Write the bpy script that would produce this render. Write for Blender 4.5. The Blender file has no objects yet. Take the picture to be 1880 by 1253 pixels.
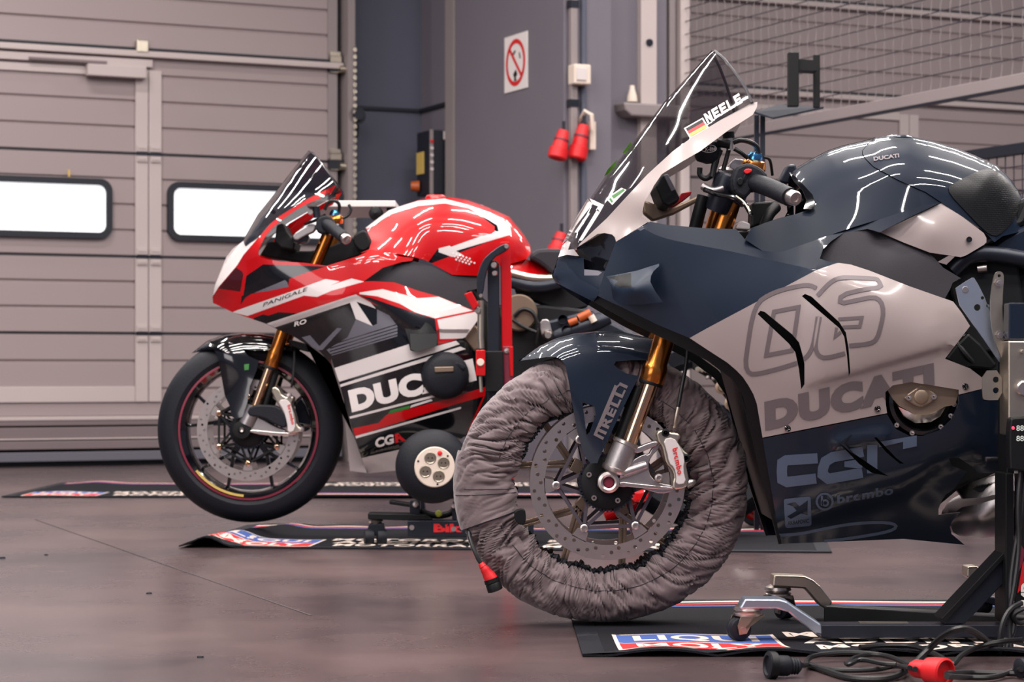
import bpy, math, random
import numpy as np
from mathutils import Vector, Matrix, noise
from mathutils.geometry import delaunay_2d_cdt
random.seed(7)
SC = bpy.context.scene
COL = SC.collection
PI = math.pi
# ------------------------------------------------------------------ camera
FPX, HZ, CH, CX = 4100.0, 680.0, 0.55, 940.0      # focal length in px of 1880, horizon row, camera height, centre column
cd = bpy.data.cameras.new('camera'); cam = bpy.data.objects.new('camera', cd); COL.objects.link(cam)
cam.location = (0, 0, CH); cam.rotation_euler = (PI/2, 0, 0)
cd.sensor_width = 36; cd.lens = FPX/1880*36; cd.shift_y = (HZ-626.5)/1880; cd.clip_end = 200
cd.dof.use_dof = True; cd.dof.focus_distance = 4.68; cd.dof.aperture_fstop = 9.0
SC.camera = cam
# ------------------------------------------------------------------ world and lights
SC.view_settings.view_transform = 'Standard'; SC.view_settings.look = 'None'
SC.view_settings.gamma = 1; SC.view_settings.exposure = -0.55; SC.view_settings.use_curve_mapping = False
W = bpy.data.worlds.new('world'); SC.world = W; W.use_nodes = True
W.node_tree.nodes['Background'].inputs[0].default_value = (.56, .58, .78, 1)
W.node_tree.nodes['Background'].inputs[1].default_value = 0.42
def area(loc, rot, sx, sy, power, col):
    l = bpy.data.lights.new('lamp', 'AREA'); l.shape = 'RECTANGLE'; l.size = sx; l.size_y = sy
    l.energy = power; l.color = col
    o = bpy.data.objects.new('lamp', l); COL.objects.link(o); o.location = loc; o.rotation_euler = rot
    return o
WARM = (1.0, .935, .90)
for iy, yy in enumerate((0.6, 2.6, 4.2, 6.4, 8.6)):
    for ix, xx in enumerate((-3.6, -1.4, 0.8, 3.0)):
        area((xx, yy, 4.3), (0, 0, math.radians(25)), 1.5, .09, 105, WARM)
# daylight of the open pit-lane door behind and to the left of the camera
area((-5.0, -2.5, 2.6), (math.radians(78), 0, math.radians(-52)), 4.5, 2.6, 180, (1.0, .93, .92))
for yy, xx in ((9.5, 5.0), (11.5, 3.4), (12.6, 5.2), (12.2, 7.0), (10.4, 1.0), (10.8, -2.6), (11.0, -5.0)):      # unseen tubes added to brighten the bay behind and the next box
    area((xx, yy, 4.6), (0, 0, math.radians(25)), 1.5, .09, 105, WARM)

# ------------------------------------------------------------------ materials
def lin(c):
    c = c/255.0
    return c/12.92 if c <= .04045 else ((c+.055)/1.055)**2.4
def rgb(c): return (lin(c[0]), lin(c[1]), lin(c[2]), 1)
MATS = {}
def mat(name, c, rough=.5, metal=0., coat=0., spec=.5, bump=0., bscale=60., vary=0., vscale=6., emit=0., alpha=1., stretch=None, coat_rough=.03, trans=0., aniso=0.):
    m = bpy.data.materials.new(name); m.use_nodes = True
    nt = m.node_tree; b = nt.nodes['Principled BSDF']
    b.inputs['Base Color'].default_value = rgb(c); b.inputs['Roughness'].default_value = rough
    b.inputs['Metallic'].default_value = metal; b.inputs['Coat Weight'].default_value = coat
    b.inputs['Coat Roughness'].default_value = coat_rough; b.inputs['Specular IOR Level'].default_value = spec
    b.inputs['Alpha'].default_value = alpha; b.inputs['Transmission Weight'].default_value = trans
    if emit: b.inputs['Emission Color'].default_value = rgb(c); b.inputs['Emission Strength'].default_value = emit
    tc = None
    if bump or vary:
        tc = nt.nodes.new('ShaderNodeTexCoord'); mp = nt.nodes.new('ShaderNodeMapping')
        nt.links.new(tc.outputs['Object'], mp.inputs['Vector'])
        if stretch: mp.inputs['Scale'].default_value = stretch
    if vary:
        n = nt.nodes.new('ShaderNodeTexNoise'); n.inputs['Scale'].default_value = vscale; n.inputs['Detail'].default_value = 5
        nt.links.new(mp.outputs[0], n.inputs['Vector'])
        mx = nt.nodes.new('ShaderNodeMixRGB'); a = rgb(c)
        mx.inputs[1].default_value = tuple(x*(1-vary) for x in a[:3])+(1,)
        mx.inputs[2].default_value = tuple(min(1, x*(1+vary)) for x in a[:3])+(1,)
        nt.links.new(n.outputs['Fac'], mx.inputs[0]); nt.links.new(mx.outputs[0], b.inputs['Base Color'])
    if bump:
        n2 = nt.nodes.new('ShaderNodeTexNoise'); n2.inputs['Scale'].default_value = bscale; n2.inputs['Detail'].default_value = 3
        nt.links.new(mp.outputs[0], n2.inputs['Vector'])
        bp = nt.nodes.new('ShaderNodeBump'); bp.inputs['Strength'].default_value = bump; bp.inputs['Distance'].default_value = .01
        nt.links.new(n2.outputs['Fac'], bp.inputs['Height']); nt.links.new(bp.outputs[0], b.inputs['Normal'])
    MATS[name] = m
    return m
mat('navy', (12, 24, 40), .4, coat=1., spec=.15)
mat('navy_satin', (18, 33, 52), .5, coat=.15, coat_rough=.3, spec=.35)
mat('navy_belly', (13, 25, 40), .4, spec=.2, coat=.8, coat_rough=.14)
mat('cream', (158, 145, 143), .3, coat=.7, coat_rough=.12, vary=.04)
mat('decal_grey', (104, 94, 97), .4)
mat('decal_blue', (74, 86, 106), .4)
mat('black', (5, 6, 9), .5, spec=.3)
mat('black_gloss', (7, 8, 12), .12, coat=1.)
mat('black_matte', (40, 37, 43), .62, spec=.3, bump=.05, bscale=300)
mat('rubber', (17, 19, 27), .6, spec=.3, bump=.08, bscale=160, vary=.2, vscale=20)
mat('red', (178, 4, 11), .35, spec=.2, coat=1., vary=.05)
mat('red_matte', (205, 20, 28), .5)
mat('red_line', (112, 26, 48), .5)
mat('white', (204, 196, 195), .35, coat=.5)
mat('white_flat', (222, 214, 212), .55)
mat('green', (44, 112, 44), .5)
mat('lime', (130, 215, 60), .5)
mat('olive', (150, 156, 60), .5)
mat('yellow', (196, 166, 86), .6)
mat('orange', (170, 76, 24), .45)
mat('gold', (206, 126, 58), .22, metal=1., stretch=(1, 1, 1))
mat('gold_chrome', (226, 186, 150), .12, metal=1.)
mat('bronze', (150, 130, 112), .35, metal=.7)
mat('steel', (206, 196, 190), .3, metal=1., vary=.08, vscale=40)
mat('alu', (178, 172, 172), .38, metal=1., bump=.05, bscale=200)
mat('zinc', (196, 186, 170), .33, metal=1., vary=.1, vscale=30)
mat('zinc_blue', (180, 190, 206), .33, metal=.9, vary=.12, vscale=12)
mat('carrier_grey', (84, 78, 86), .45, metal=.5)
mat('dark_metal', (32, 36, 47), .36, metal=.4)
mat('dark_red', (62, 6, 12), .2, coat=.8)
mat('grey_plastic', (92, 90, 100), .5)
mat('cable', (14, 14, 17), .45)
mat('cream_plastic', (214, 198, 184), .5)
mat('blue', (66, 96, 170), .6)
mat('mat_red', (206, 32, 36), .8)
mat('mat_blue', (58, 84, 148), .8)
mat('mat_white', (206, 190, 180), .8)
mat('mat_black', (22, 22, 28), .9, bump=.5, bscale=500, vary=.3, vscale=30, spec=.2)
mat('wall_grey', (104, 99, 108), .7, bump=.06, bscale=90, vary=.05, vscale=3)
mat('wall_dark', (78, 80, 95), .7, bump=.06, bscale=90, vary=.05, vscale=3)
mat('door_panel', (148, 134, 134), .55, bump=.05, bscale=260, vary=.05, vscale=1.5)
mat('door_trim', (180, 167, 165), .5, vary=.05, vscale=2)
mat('door_low', (112, 98, 100), .5, vary=.1, vscale=2)
mat('seal', (16, 20, 32), .6)
mat('mesh_pale', (128, 118, 120), .5)
mat('mesh_wire', (52, 48, 58), .5, metal=.3)
mat('rail_grey', (132, 122, 122), .5, vary=.08, vscale=3)
mat('skin_dark', (10, 11, 15), .6, spec=.3)
mat('clear', (30, 26, 32), .06, alpha=.30, coat=1., coat_rough=.02, spec=1.)
mat('clear_dark', (28, 26, 34), .06, alpha=.62, coat=1., coat_rough=.02, spec=1.)
mat('edge_dark', (44, 42, 50), .3, alpha=.85, coat=1.)
mat('led', (235, 60, 90), .4, emit=1.5)
mat('digit', (190, 196, 190), .4, emit=.45)
mat('bluechrome', (90, 160, 210), .2, metal=1.)
def grip_mat():
    m = mat('tank_grip', (7, 8, 12), .38, spec=.35)
    nt = m.node_tree; b = nt.nodes['Principled BSDF']
    tc = nt.nodes.new('ShaderNodeTexCoord'); v = nt.nodes.new('ShaderNodeTexBrick'); v.inputs['Scale'].default_value = 55; v.inputs['Mortar Size'].default_value = .06
    mp = nt.nodes.new('ShaderNodeMapping'); mp.inputs['Rotation'].default_value = (PI/2, 0, 0); nt.links.new(tc.outputs['Object'], mp.inputs[0]); nt.links.new(mp.outputs[0], v.inputs['Vector'])
    bp = nt.nodes.new('ShaderNodeBump'); bp.inputs['Strength'].default_value = .8; bp.inputs['Distance'].default_value = .0022
    nt.links.new(v.outputs['Fac'], bp.inputs['Height']); nt.links.new(bp.outputs[0], b.inputs['Normal'])
grip_mat()
def cloth_mat():
    m = mat('warmer_cloth', (110, 95, 97), .72, spec=.35)
    nt = m.node_tree; b = nt.nodes['Principled BSDF']; b.inputs['Sheen Weight'].default_value = .25
    tc = nt.nodes.new('ShaderNodeTexCoord'); w = nt.nodes.new('ShaderNodeTexWave'); w.inputs['Scale'].default_value = 300
    w.bands_direction = 'DIAGONAL'; nt.links.new(tc.outputs['Object'], w.inputs['Vector'])
    n = nt.nodes.new('ShaderNodeTexNoise'); n.inputs['Scale'].default_value = 36; n.inputs['Detail'].default_value = 4
    nt.links.new(tc.outputs['Object'], n.inputs['Vector'])
    b1 = nt.nodes.new('ShaderNodeBump'); b1.inputs['Strength'].default_value = .3; b1.inputs['Distance'].default_value = .0004
    b2 = nt.nodes.new('ShaderNodeBump'); b2.inputs['Strength'].default_value = .35; b2.inputs['Distance'].default_value = .004
    nt.links.new(w.outputs['Fac'], b1.inputs['Height']); nt.links.new(n.outputs['Fac'], b2.inputs['Height'])
    nt.links.new(b1.outputs[0], b2.inputs['Normal']); nt.links.new(b2.outputs[0], b.inputs['Normal'])
cloth_mat()
def floor_mat():
    m = mat('floor', (104, 84, 82), .3, spec=.5)
    nt = m.node_tree; b = nt.nodes['Principled BSDF']
    tc = nt.nodes.new('ShaderNodeTexCoord'); mp = nt.nodes.new('ShaderNodeMapping'); nt.links.new(tc.outputs['Object'], mp.inputs[0])
    n = nt.nodes.new('ShaderNodeTexNoise'); n.inputs['Scale'].default_value = 1.1; n.inputs['Detail'].default_value = 7; n.inputs['Roughness'].default_value = .62
    nt.links.new(mp.outputs[0], n.inputs['Vector'])
    cr = nt.nodes.new('ShaderNodeValToRGB'); cr.color_ramp.elements[0].position = .32; cr.color_ramp.elements[1].position = .7
    cr.color_ramp.elements[0].color = rgb((56, 46, 50)); cr.color_ramp.elements[1].color = rgb((98, 79, 78))
    nt.links.new(n.outputs['Fac'], cr.inputs[0])
    n2 = nt.nodes.new('ShaderNodeTexNoise'); n2.inputs['Scale'].default_value = 90; n2.inputs['Detail'].default_value = 4
    nt.links.new(mp.outputs[0], n2.inputs['Vector'])
    mx = nt.nodes.new('ShaderNodeMixRGB'); mx.blend_type = 'MULTIPLY'; mx.inputs[0].default_value = .35
    nt.links.new(cr.outputs[0], mx.inputs[1]); nt.links.new(n2.outputs['Fac'], mx.inputs[2]); nt.links.new(mx.outputs[0], b.inputs['Base Color'])
    mr = nt.nodes.new('ShaderNodeMapRange'); mr.inputs['To Min'].default_value = .16; mr.inputs['To Max'].default_value = .40
    nt.links.new(n.outputs['Fac'], mr.inputs['Value']); nt.links.new(mr.outputs[0], b.inputs['Roughness'])
    bp = nt.nodes.new('ShaderNodeBump'); bp.inputs['Strength'].default_value = .08; bp.inputs['Distance'].default_value = .002
    nt.links.new(n2.outputs['Fac'], bp.inputs['Height']); nt.links.new(bp.outputs[0], b.inputs['Normal'])
floor_mat()
def pane_mat():
    m = bpy.data.materials.new('daylight_pane'); m.use_nodes = True; nt = m.node_tree; b = nt.nodes['Principled BSDF']
    tc = nt.nodes.new('ShaderNodeTexCoord'); br = nt.nodes.new('ShaderNodeTexBrick'); br.inputs['Scale'].default_value = 6
    br.inputs['Color1'].default_value = (.96, .97, 1, 1); br.inputs['Color2'].default_value = (.93, .95, .98, 1); br.inputs['Mortar'].default_value = (.84, .88, .95, 1)
    mp = nt.nodes.new('ShaderNodeMapping'); mp.inputs['Rotation'].default_value = (PI/2, 0, 0)
    nt.links.new(tc.outputs['Object'], mp.inputs[0]); nt.links.new(mp.outputs[0], br.inputs['Vector'])
    nt.links.new(br.outputs['Color'], b.inputs['Emission Color']); b.inputs['Emission Strength'].default_value = 1.25
    b.inputs['Roughness'].default_value = .1; MATS['pane'] = m
pane_mat()

# ------------------------------------------------------------------ helpers
def U(x, y, Y):                       # picture position of 1880x1253 and a depth in metres -> world point
    return Vector(((x-CX)*Y/FPX, Y, CH-(y-HZ)*Y/FPX))
def zm(x0, y0, s):                    # coordinates read off an enlarged crop
    def f(*p): return [(x0+s*p[i], y0+s*p[i+1]) for i in range(0, len(p), 2)]
    return f
zA = zm(1000, 80, .3352); zB = zm(1180, 200, .19149); zC = zm(1420, 230, .24744); zD = zm(1000, 400, .22352)
zE = zm(1300, 480, .30851); zG = zm(1380, 760, .26596); zH = zm(830, 590, .45491); zI = zm(930, 720, .26335)
zJ = zm(1020, 600, .23952); zL = zm(1620, 480, .30338); zN = zm(1620, 840, .32953)
r1 = zm(370, 260, .19149); r2 = zm(660, 340, .22352); r3 = zm(370, 480, .19149); r4 = zm(280, 600, .29526)
r5 = zm(600, 580, .25532); r6 = zm(640, 780, .20749); zS = zm(840, 500, .21277); pxl = zm(0, 0, 1)

def tag(o, label=None, cat=None, group=None, kind=None):
    if label: o['label'] = label
    if cat: o['category'] = cat
    if group: o['group'] = group
    if kind: o['kind'] = kind
    return o
def thing(name, label, cat, loc, group=None):
    o = bpy.data.objects.new(name, None); COL.objects.link(o); o.location = loc; o.empty_display_size = .1
    return tag(o, label, cat, group)
def root_of(o):
    while o.parent: o = o.parent
    return o
def link_mesh(name, verts, faces, mats, fm=None, parent=None, smooth=True, angle=35, bevel=0, label=None, kind=None):
    """verts are world coordinates; the object is placed in its thing's frame"""
    me = bpy.data.meshes.new(name)
    off = Vector(root_of(parent).location) if parent else None
    if off is not None: verts = [(v[0]-off[0], v[1]-off[1], v[2]-off[2]) for v in verts]
    me.from_pydata([tuple(v) for v in verts], [], faces)
    for m in (mats if isinstance(mats, (list, tuple)) else [mats]): me.materials.append(MATS[m])
    if fm is not None: me.polygons.foreach_set('material_index', fm)
    me.polygons.foreach_set('use_smooth', [bool(smooth)]*len(me.polygons))
    me.update()
    if smooth: me.set_sharp_from_angle(angle=math.radians(angle))
    o = bpy.data.objects.new(name, me); COL.objects.link(o)
    if parent: o.parent = parent
    if bevel:
        b = o.modifiers.new('bevel', 'BEVEL'); b.width = bevel; b.segments = 2; b.limit_method = 'ANGLE'; b.angle_limit = math.radians(40)
    if label: o['label'] = label
    if kind: o['kind'] = kind
    return o
def frame(axis):
    a = Vector(axis).normalized(); t = Vector((0, 0, 1)) if abs(a.z) < .9 else Vector((1, 0, 0))
    u = a.cross(t).normalized(); return u, a.cross(u).normalized(), a
class MB:
    def __init__(s): s.v = []; s.f = []; s.m = []
    def add(s, vs, fs, mi=0):
        n = len(s.v); s.v += [tuple(v) for v in vs]; s.f += [tuple(i+n for i in f) for f in fs]; s.m += [mi]*len(fs)
        return s
    def box(s, c, d, R=None, mi=0):
        c = Vector(c); vs = []
        for x in (-.5, .5):
            for y in (-.5, .5):
                for z in (-.5, .5):
                    p = Vector((x*d[0], y*d[1], z*d[2])); vs.append(c+(R @ p if R else p))
        return s.add(vs, [(0, 1, 3, 2), (4, 6, 7, 5), (0, 4, 5, 1), (2, 3, 7, 6), (0, 2, 6, 4), (1, 5, 7, 3)], mi)
    def bar(s, a, b, w, h, mi=0, up=(0, 0, 1)):
        a, b = Vector(a), Vector(b); d = (b-a); x = d.normalized(); y = Vector(up).cross(x)
        if y.length < 1e-4: y = Vector((0, 1, 0))
        y.normalize(); z = x.cross(y); R = Matrix((x, y, z)).transposed()
        return s.box((a+b)/2, (d.length, w, h), R, mi)
    def cyl(s, a, b, r, r2=None, seg=20, mi=0, caps=True):
        return s.tube([a, b], [r, r if r2 is None else r2], seg, mi, caps)
    def tube(s, pts, r, seg=10, mi=0, caps=True):
        pts = [Vector(p) for p in pts]; n = len(pts)
        if not isinstance(r, (list, tuple)): r = [r]*n
        vs = []; u = None
        for i, p in enumerate(pts):
            d = (pts[min(i+1, n-1)]-pts[max(i-1, 0)])
            d = d.normalized() if d.length > 1e-9 else Vector((0, 0, 1))
            if u is None: u = frame(d)[0]
            u = (u-d*u.dot(d)); u = u.normalized() if u.length > 1e-6 else frame(d)[0]
            w = d.cross(u)
            for k in range(seg):
                a = 2*PI*k/seg; vs.append(p+(u*math.cos(a)+w*math.sin(a))*r[i])
        fs = [(i*seg+k, i*seg+(k+1) % seg, (i+1)*seg+(k+1) % seg, (i+1)*seg+k) for i in range(n-1) for k in range(seg)]
        if caps: fs += [tuple(range(seg))[::-1], tuple((n-1)*seg+k for k in range(seg))]
        return s.add(vs, fs, mi)
    def lathe(s, o, axis, prof, seg=48, mi=0, closed=False):
        """prof: (radius, height along axis)"""
        u, w, a = frame(axis); o = Vector(o); vs = []; n = len(prof)
        for r, h in prof:
            for k in range(seg):
                t = 2*PI*k/seg; vs.append(o+a*h+(u*math.cos(t)+w*math.sin(t))*max(r, 1e-5))
        rng = n if closed else n-1
        fs = [(i*seg+k, i*seg+(k+1) % seg, ((i+1) % n)*seg+(k+1) % seg, ((i+1) % n)*seg+k) for i in range(rng) for k in range(seg)]
        return s.add(vs, fs, mi)
    def prism(s, poly, Y0, Y1, mi=0, Yref=None):
        """picture-space outline measured at depth Y0 (or Yref), extruded straight back to depth Y1"""
        yr = Yref or Y0; P = [U(x, y, yr) for x, y in poly]; n = len(P)
        vs = [Vector((p.x, Y0, p.z)) for p in P]+[Vector((p.x, Y1, p.z)) for p in P]
        fs = [tuple(range(n)), tuple(range(n, 2*n))[::-1]]+[(i, i+n, (i+1) % n+n, (i+1) % n) for i in range(n)]
        return s.add(vs, fs, mi)
    def build(s, name, mats, parent=None, smooth=True, angle=35, bevel=0, label=None, kind=None):
        return link_mesh(name, s.v, s.f, mats, s.m, parent, smooth, angle, bevel, label, kind)
def mirror_copy(o, Yc):
    """the other side's twin of a part, mirrored about the bike's centre plane"""
    me = o.data.copy(); off = root_of(o).location.y
    n = len(me.vertices); a = np.empty(n*3); me.vertices.foreach_get('co', a); a = a.reshape(-1, 3)
    a[:, 1] = 2*(Yc-off)-a[:, 1]; me.vertices.foreach_set('co', a.ravel()); me.flip_normals(); me.update()
    c = o.copy(); c.data = me; c.parent = o.parent; COL.objects.link(c)
    return c
# ---- surfaces given as an outline and a lateral bulge field
def tps(ctrl, lam=1e-4):
    c = np.array(ctrl, float); P = c[:, :2]/100; n = len(P)
    def k(a, b):
        d2 = ((a[:, None, :]-b[None, :, :])**2).sum(2); return .5*d2*np.log(d2+1e-9)
    A = np.zeros((n+3, n+3)); A[:n, :n] = k(P, P)+np.eye(n)*lam; A[:n, n] = 1; A[:n, n+1:] = P; A[n, :n] = 1; A[n+1:, :n] = P.T
    s = np.linalg.solve(A, np.concatenate([c[:, 2], [0, 0, 0]]))
    return lambda q: k(q/100, P) @ s[:n]+s[n]+(q/100) @ s[n+1:]
def dist(q, line, closed=False):
    L = np.array(line, float); a = L if closed else L[:-1]; b = np.roll(L, -1, 0) if closed else L[1:]
    best = np.full(len(q), 1e9)
    for p, r in zip(a, b):
        d = r-p; t = np.clip(((q-p) @ d)/max(d @ d, 1e-9), 0, 1)
        best = np.minimum(best, np.hypot(*(q-(p+t[:, None]*d)).T))
    return best
def sdist(q, line):
    """signed: positive above (smaller row than) a left-to-right line"""
    L = np.array(line, float); yl = np.interp(q[:, 0], L[:, 0], L[:, 1]); return np.sign(yl-q[:, 1])*dist(q, line)
def rnd(q, line, R, p=2.0):
    d = np.clip(dist(q, line)/R, 0, 1); return np.sqrt(np.clip(1-(1-d)**p, 0, 1))
def resamp(loop, step, closed=True):
    out = []; n = len(loop)
    for i in range(n if closed else n-1):
        a = loop[i]; b = loop[(i+1) % n]; L = math.hypot(b[0]-a[0], b[1]-a[1]); k = max(1, int(math.ceil(L/step)))
        out += [(a[0]+(b[0]-a[0])*j/k, a[1]+(b[1]-a[1])*j/k) for j in range(k)]
    if not closed: out.append(loop[-1])
    return out
def smooth_loop(pts, n=1, closed=True):
    """corner-cutting so traced outlines read as curves"""
    for _ in range(n):
        out = []; m = len(pts)
        if not closed: out.append(pts[0])
        for i in range(m if closed else m-1):
            a, b = pts[i], pts[(i+1) % m]
            out += [(a[0]*.75+b[0]*.25, a[1]*.75+b[1]*.25), (a[0]*.25+b[0]*.75, a[1]*.25+b[1]*.75)]
        if not closed: out.append(pts[-1])
        pts = out
    return pts
def inside(q, edges):
    """even-odd test; edges (m,4)"""
    r = np.zeros(len(q), bool); x, y = q[:, 0], q[:, 1]
    for x1, y1, x2, y2 in edges:
        if y1 == y2: continue
        c = ((y1 > y) != (y2 > y)); r ^= c & (x < (x2-x1)*(y-y1)/(y2-y1)+x1)
    return r
def loop_edges(loops):
    return [(l[i][0], l[i][1], l[(i+1) % len(l)][0], l[(i+1) % len(l)][1]) for l in loops for i in range(len(l))]
def triangulate(loops, step, extra_loops=(), rings=(), ring_d=(1, 2.5, 5, 9), lines=()):
    V = []; E = []
    def addl(l, closed=True):
        n0 = len(V); V.extend(l); n = len(l); E.extend([(n0+i, n0+(i+1) % n) for i in range(n if closed else n-1)])
    for l in loops: addl(resamp(l, step))
    for l in extra_loops: addl(resamp(l, step))
    for l in lines: addl(resamp(l, step, False), False)
    ed = loop_edges(loops); A = np.array([p for l in loops for p in l]); x0, y0 = A.min(0); x1, y1 = A.max(0)
    g = []; r = 0; y = y0
    while y < y1:
        x = x0+(step/2 if r % 2 else 0)
        while x < x1: g.append((x, y)); x += step
        y += step*.87; r += 1
    for line in rings:
        L = resamp(line, step, False); L = np.array(L)
        t = np.gradient(L, axis=0); t /= np.maximum(np.hypot(t[:, 0], t[:, 1]), 1e-9)[:, None]; nn = np.stack([-t[:, 1], t[:, 0]], 1)
        for d in ring_d:
            for s_ in (-1, 1): g += [tuple(p) for p in L+nn*d*s_]
    g = np.array(g) if g else np.zeros((0, 2))
    if len(g):
        g = g[inside(g, ed)]
        if len(g):
            dd = np.full(len(g), 1e9)
            for l in loops: dd = np.minimum(dd, dist(g, l, True))
            g = g[dd > .8]
    V = [Vector(p) for p in V]+[Vector(p) for p in g]
    vo, eo, fo, *_ = delaunay_2d_cdt(V, E, [], 0, 1e-5)
    vo = np.array([(v.x, v.y) for v in vo]); fo = np.array([f for f in fo if len(f) == 3])
    cen = vo[fo].mean(1); return vo, fo[inside(cen, ed)]
def lift(q, w, Yc):
    Y = Yc-w; return np.stack([(q[:, 0]-CX)*Y/FPX, Y, CH-(q[:, 1]-HZ)*Y/FPX], 1)
def panel(name, parent, Yc, outline, wf, mats, regions=(), th=.004, step=9, holes=(), body=False, mirror=False, rings=(), lines=(), label=None, angle=35):
    """a body panel: outline, holes and colour regions traced in picture rows and columns, bulging by wf towards the viewer"""
    mats = mats if isinstance(mats, list) else [mats]
    q, tri = triangulate([outline]+list(holes), step, [r for r, _ in regions], rings, lines=lines)
    cen = q[tri].mean(1); fm = np.zeros(len(tri), int)
    for loop, mi in regions: fm[inside(cen, loop_edges([loop]))] = mi
    used = np.unique(tri); remap = -np.ones(len(q), int); remap[used] = np.arange(len(used)); q = q[used]; tri = remap[tri]
    a = q[tri]; area2 = (a[:, 1, 0]-a[:, 0, 0])*(a[:, 2, 1]-a[:, 0, 1])-(a[:, 1, 1]-a[:, 0, 1])*(a[:, 2, 0]-a[:, 0, 0])
    tri[area2 < 0] = tri[area2 < 0][:, ::-1]          # rows run downwards: this order faces the viewer
    w = wf(q); F3 = lift(q, w, Yc); n = len(q)
    ec = {}
    for t in tri:
        for i in range(3): ec[(t[i], t[(i+1) % 3])] = 1
    bd = [(a_, b_) for (a_, b_) in ec if (b_, a_) not in ec]
    if body == True:
        B3 = F3.copy(); B3[:, 1] = 2*Yc-B3[:, 1]
    else:
        B3 = F3.copy(); B3[:, 1] += th
    faces = [tuple(int(i) for i in t) for t in tri]+[tuple(int(i)+n for i in t[::-1]) for t in tri]
    fms = list(fm)+list(fm)
    for a_, b_ in bd: faces.append((int(a_), int(a_)+n, int(b_)+n, int(b_))); fms.append(0)
    V3 = np.vstack([F3, B3])
    if body == 'shell':
        M3 = V3.copy(); M3[:, 1] = 2*Yc-M3[:, 1]; N = len(V3); nf = len(faces)
        faces += [tuple(i+N for i in f[::-1]) for f in faces[:nf]]; fms += fms; V3 = np.vstack([V3, M3])
    o = link_mesh(name, V3, faces, mats, [int(i) for i in fms], parent, True, angle, label=label)
    if body == True:
        import bmesh
        bm = bmesh.new(); bm.from_mesh(o.data); bmesh.ops.remove_doubles(bm, verts=bm.verts, dist=.0008); bm.to_mesh(o.data); bm.free()
        o.data.set_sharp_from_angle(angle=math.radians(angle))
    if mirror: mirror_copy(o, Yc)
    return o
def decal(name, parent, Yc, wf, loops, m, eps=.0012, step=7, label=None, cut=()):
    q, tri = triangulate(loops, step, cut)
    for c_ in cut: tri = tri[~inside(q[tri].mean(1), loop_edges([c_]))]
    used = np.unique(tri); remap = -np.ones(len(q), int); remap[used] = np.arange(len(used)); q = q[used]; tri = remap[tri]
    a = q[tri]; ar = (a[:, 1, 0]-a[:, 0, 0])*(a[:, 2, 1]-a[:, 0, 1])-(a[:, 1, 1]-a[:, 0, 1])*(a[:, 2, 0]-a[:, 0, 0])
    tri[ar < 0] = tri[ar < 0][:, ::-1]
    return link_mesh(name, lift(q, wf(q)+eps, Yc), [tuple(int(i) for i in t) for t in tri], m, None, parent, True, label=label)
def stroke(pts, w, closed=False):
    """polyline -> outline loop(s) of a line w wide"""
    P = [np.array(p, float) for p in pts]; n = len(P); L = []; R = []
    for i in range(n):
        a = P[(i-1) % n] if (closed or i > 0) else None; b = P[(i+1) % n] if (closed or i < n-1) else None
        d1 = (P[i]-a) if a is not None else (b-P[i]); d2 = (b-P[i]) if b is not None else (P[i]-a)
        d1 = d1/max(np.hypot(*d1), 1e-9); d2 = d2/max(np.hypot(*d2), 1e-9)
        t = d1+d2; t = t/max(np.hypot(*t), 1e-9); nn = np.array([-t[1], t[0]]); c = max(abs(nn @ np.array([-d1[1], d1[0]])), .45)
        L.append(tuple(P[i]+nn*w/2/c)); R.append(tuple(P[i]-nn*w/2/c))
    return [L, R] if closed else [L+R[::-1]]
def text_loops(s, bold=0.0, spacing=1.0, font=None):
    """outline edges of a word in font units, cap height 1, as loops"""
    cu = bpy.data.curves.new('t', 'FONT'); cu.body = s; cu.size = 1; cu.offset = bold; cu.space_character = spacing; cu.resolution_u = 4
    o = bpy.data.objects.new('t', cu); COL.objects.link(o)
    dg = bpy.context.evaluated_depsgraph_get(); me = o.evaluated_get(dg).to_mesh()
    V = [(v.co.x, v.co.y) for v in me.vertices]; cnt = {}
    for p in me.polygons:
        vs = list(p.vertices)
        for i in range(len(vs)): cnt[(vs[i], vs[(i+1) % len(vs)])] = 1
    nxt = {}
    for (a, b) in cnt:
        if (b, a) not in cnt: nxt.setdefault(a, []).append(b)
    loops = []
    while nxt:
        a = next(iter(nxt)); l = [a]; cur = a
        while cur in nxt:
            b = nxt[cur].pop()
            if not nxt[cur]: del nxt[cur]
            if b == a: break
            l.append(b); cur = b
        if len(l) > 2: loops.append([V[i] for i in l])
    COL.objects.unlink(o); bpy.data.objects.remove(o); bpy.data.curves.remove(cu)
    A = np.array([p for l in loops for p in l]); mn, mx = A.min(0), A.max(0)
    return [[((p[0]-mn[0])/(mx[0]-mn[0]), (p[1]-mn[1])/(mx[1]-mn[1])) for p in l] for l in loops]
def place_text(loops, o, ux, uy):
    """unit-square loops mapped on the parallelogram origin o, width vector ux, height vector uy"""
    return [[(o[0]+p[0]*ux[0]+p[1]*uy[0], o[1]+p[0]*ux[1]+p[1]*uy[1]) for p in l] for l in loops]
def flat_loops(name, loops, f3, m, parent, label=None, kind=None):
    """loops triangulated in their own 2-D, mapped by f3 to world points"""
    q, tri = triangulate(loops, 1e9)
    a = q[tri]; ar = (a[:, 1, 0]-a[:, 0, 0])*(a[:, 2, 1]-a[:, 0, 1])-(a[:, 1, 1]-a[:, 0, 1])*(a[:, 2, 0]-a[:, 0, 0])
    tri[ar < 0] = tri[ar < 0][:, ::-1]
    return link_mesh(name, [f3(p[0], p[1]) for p in q], [tuple(int(i) for i in t) for t in tri], m, None, parent, False, label=label, kind=kind)
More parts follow.
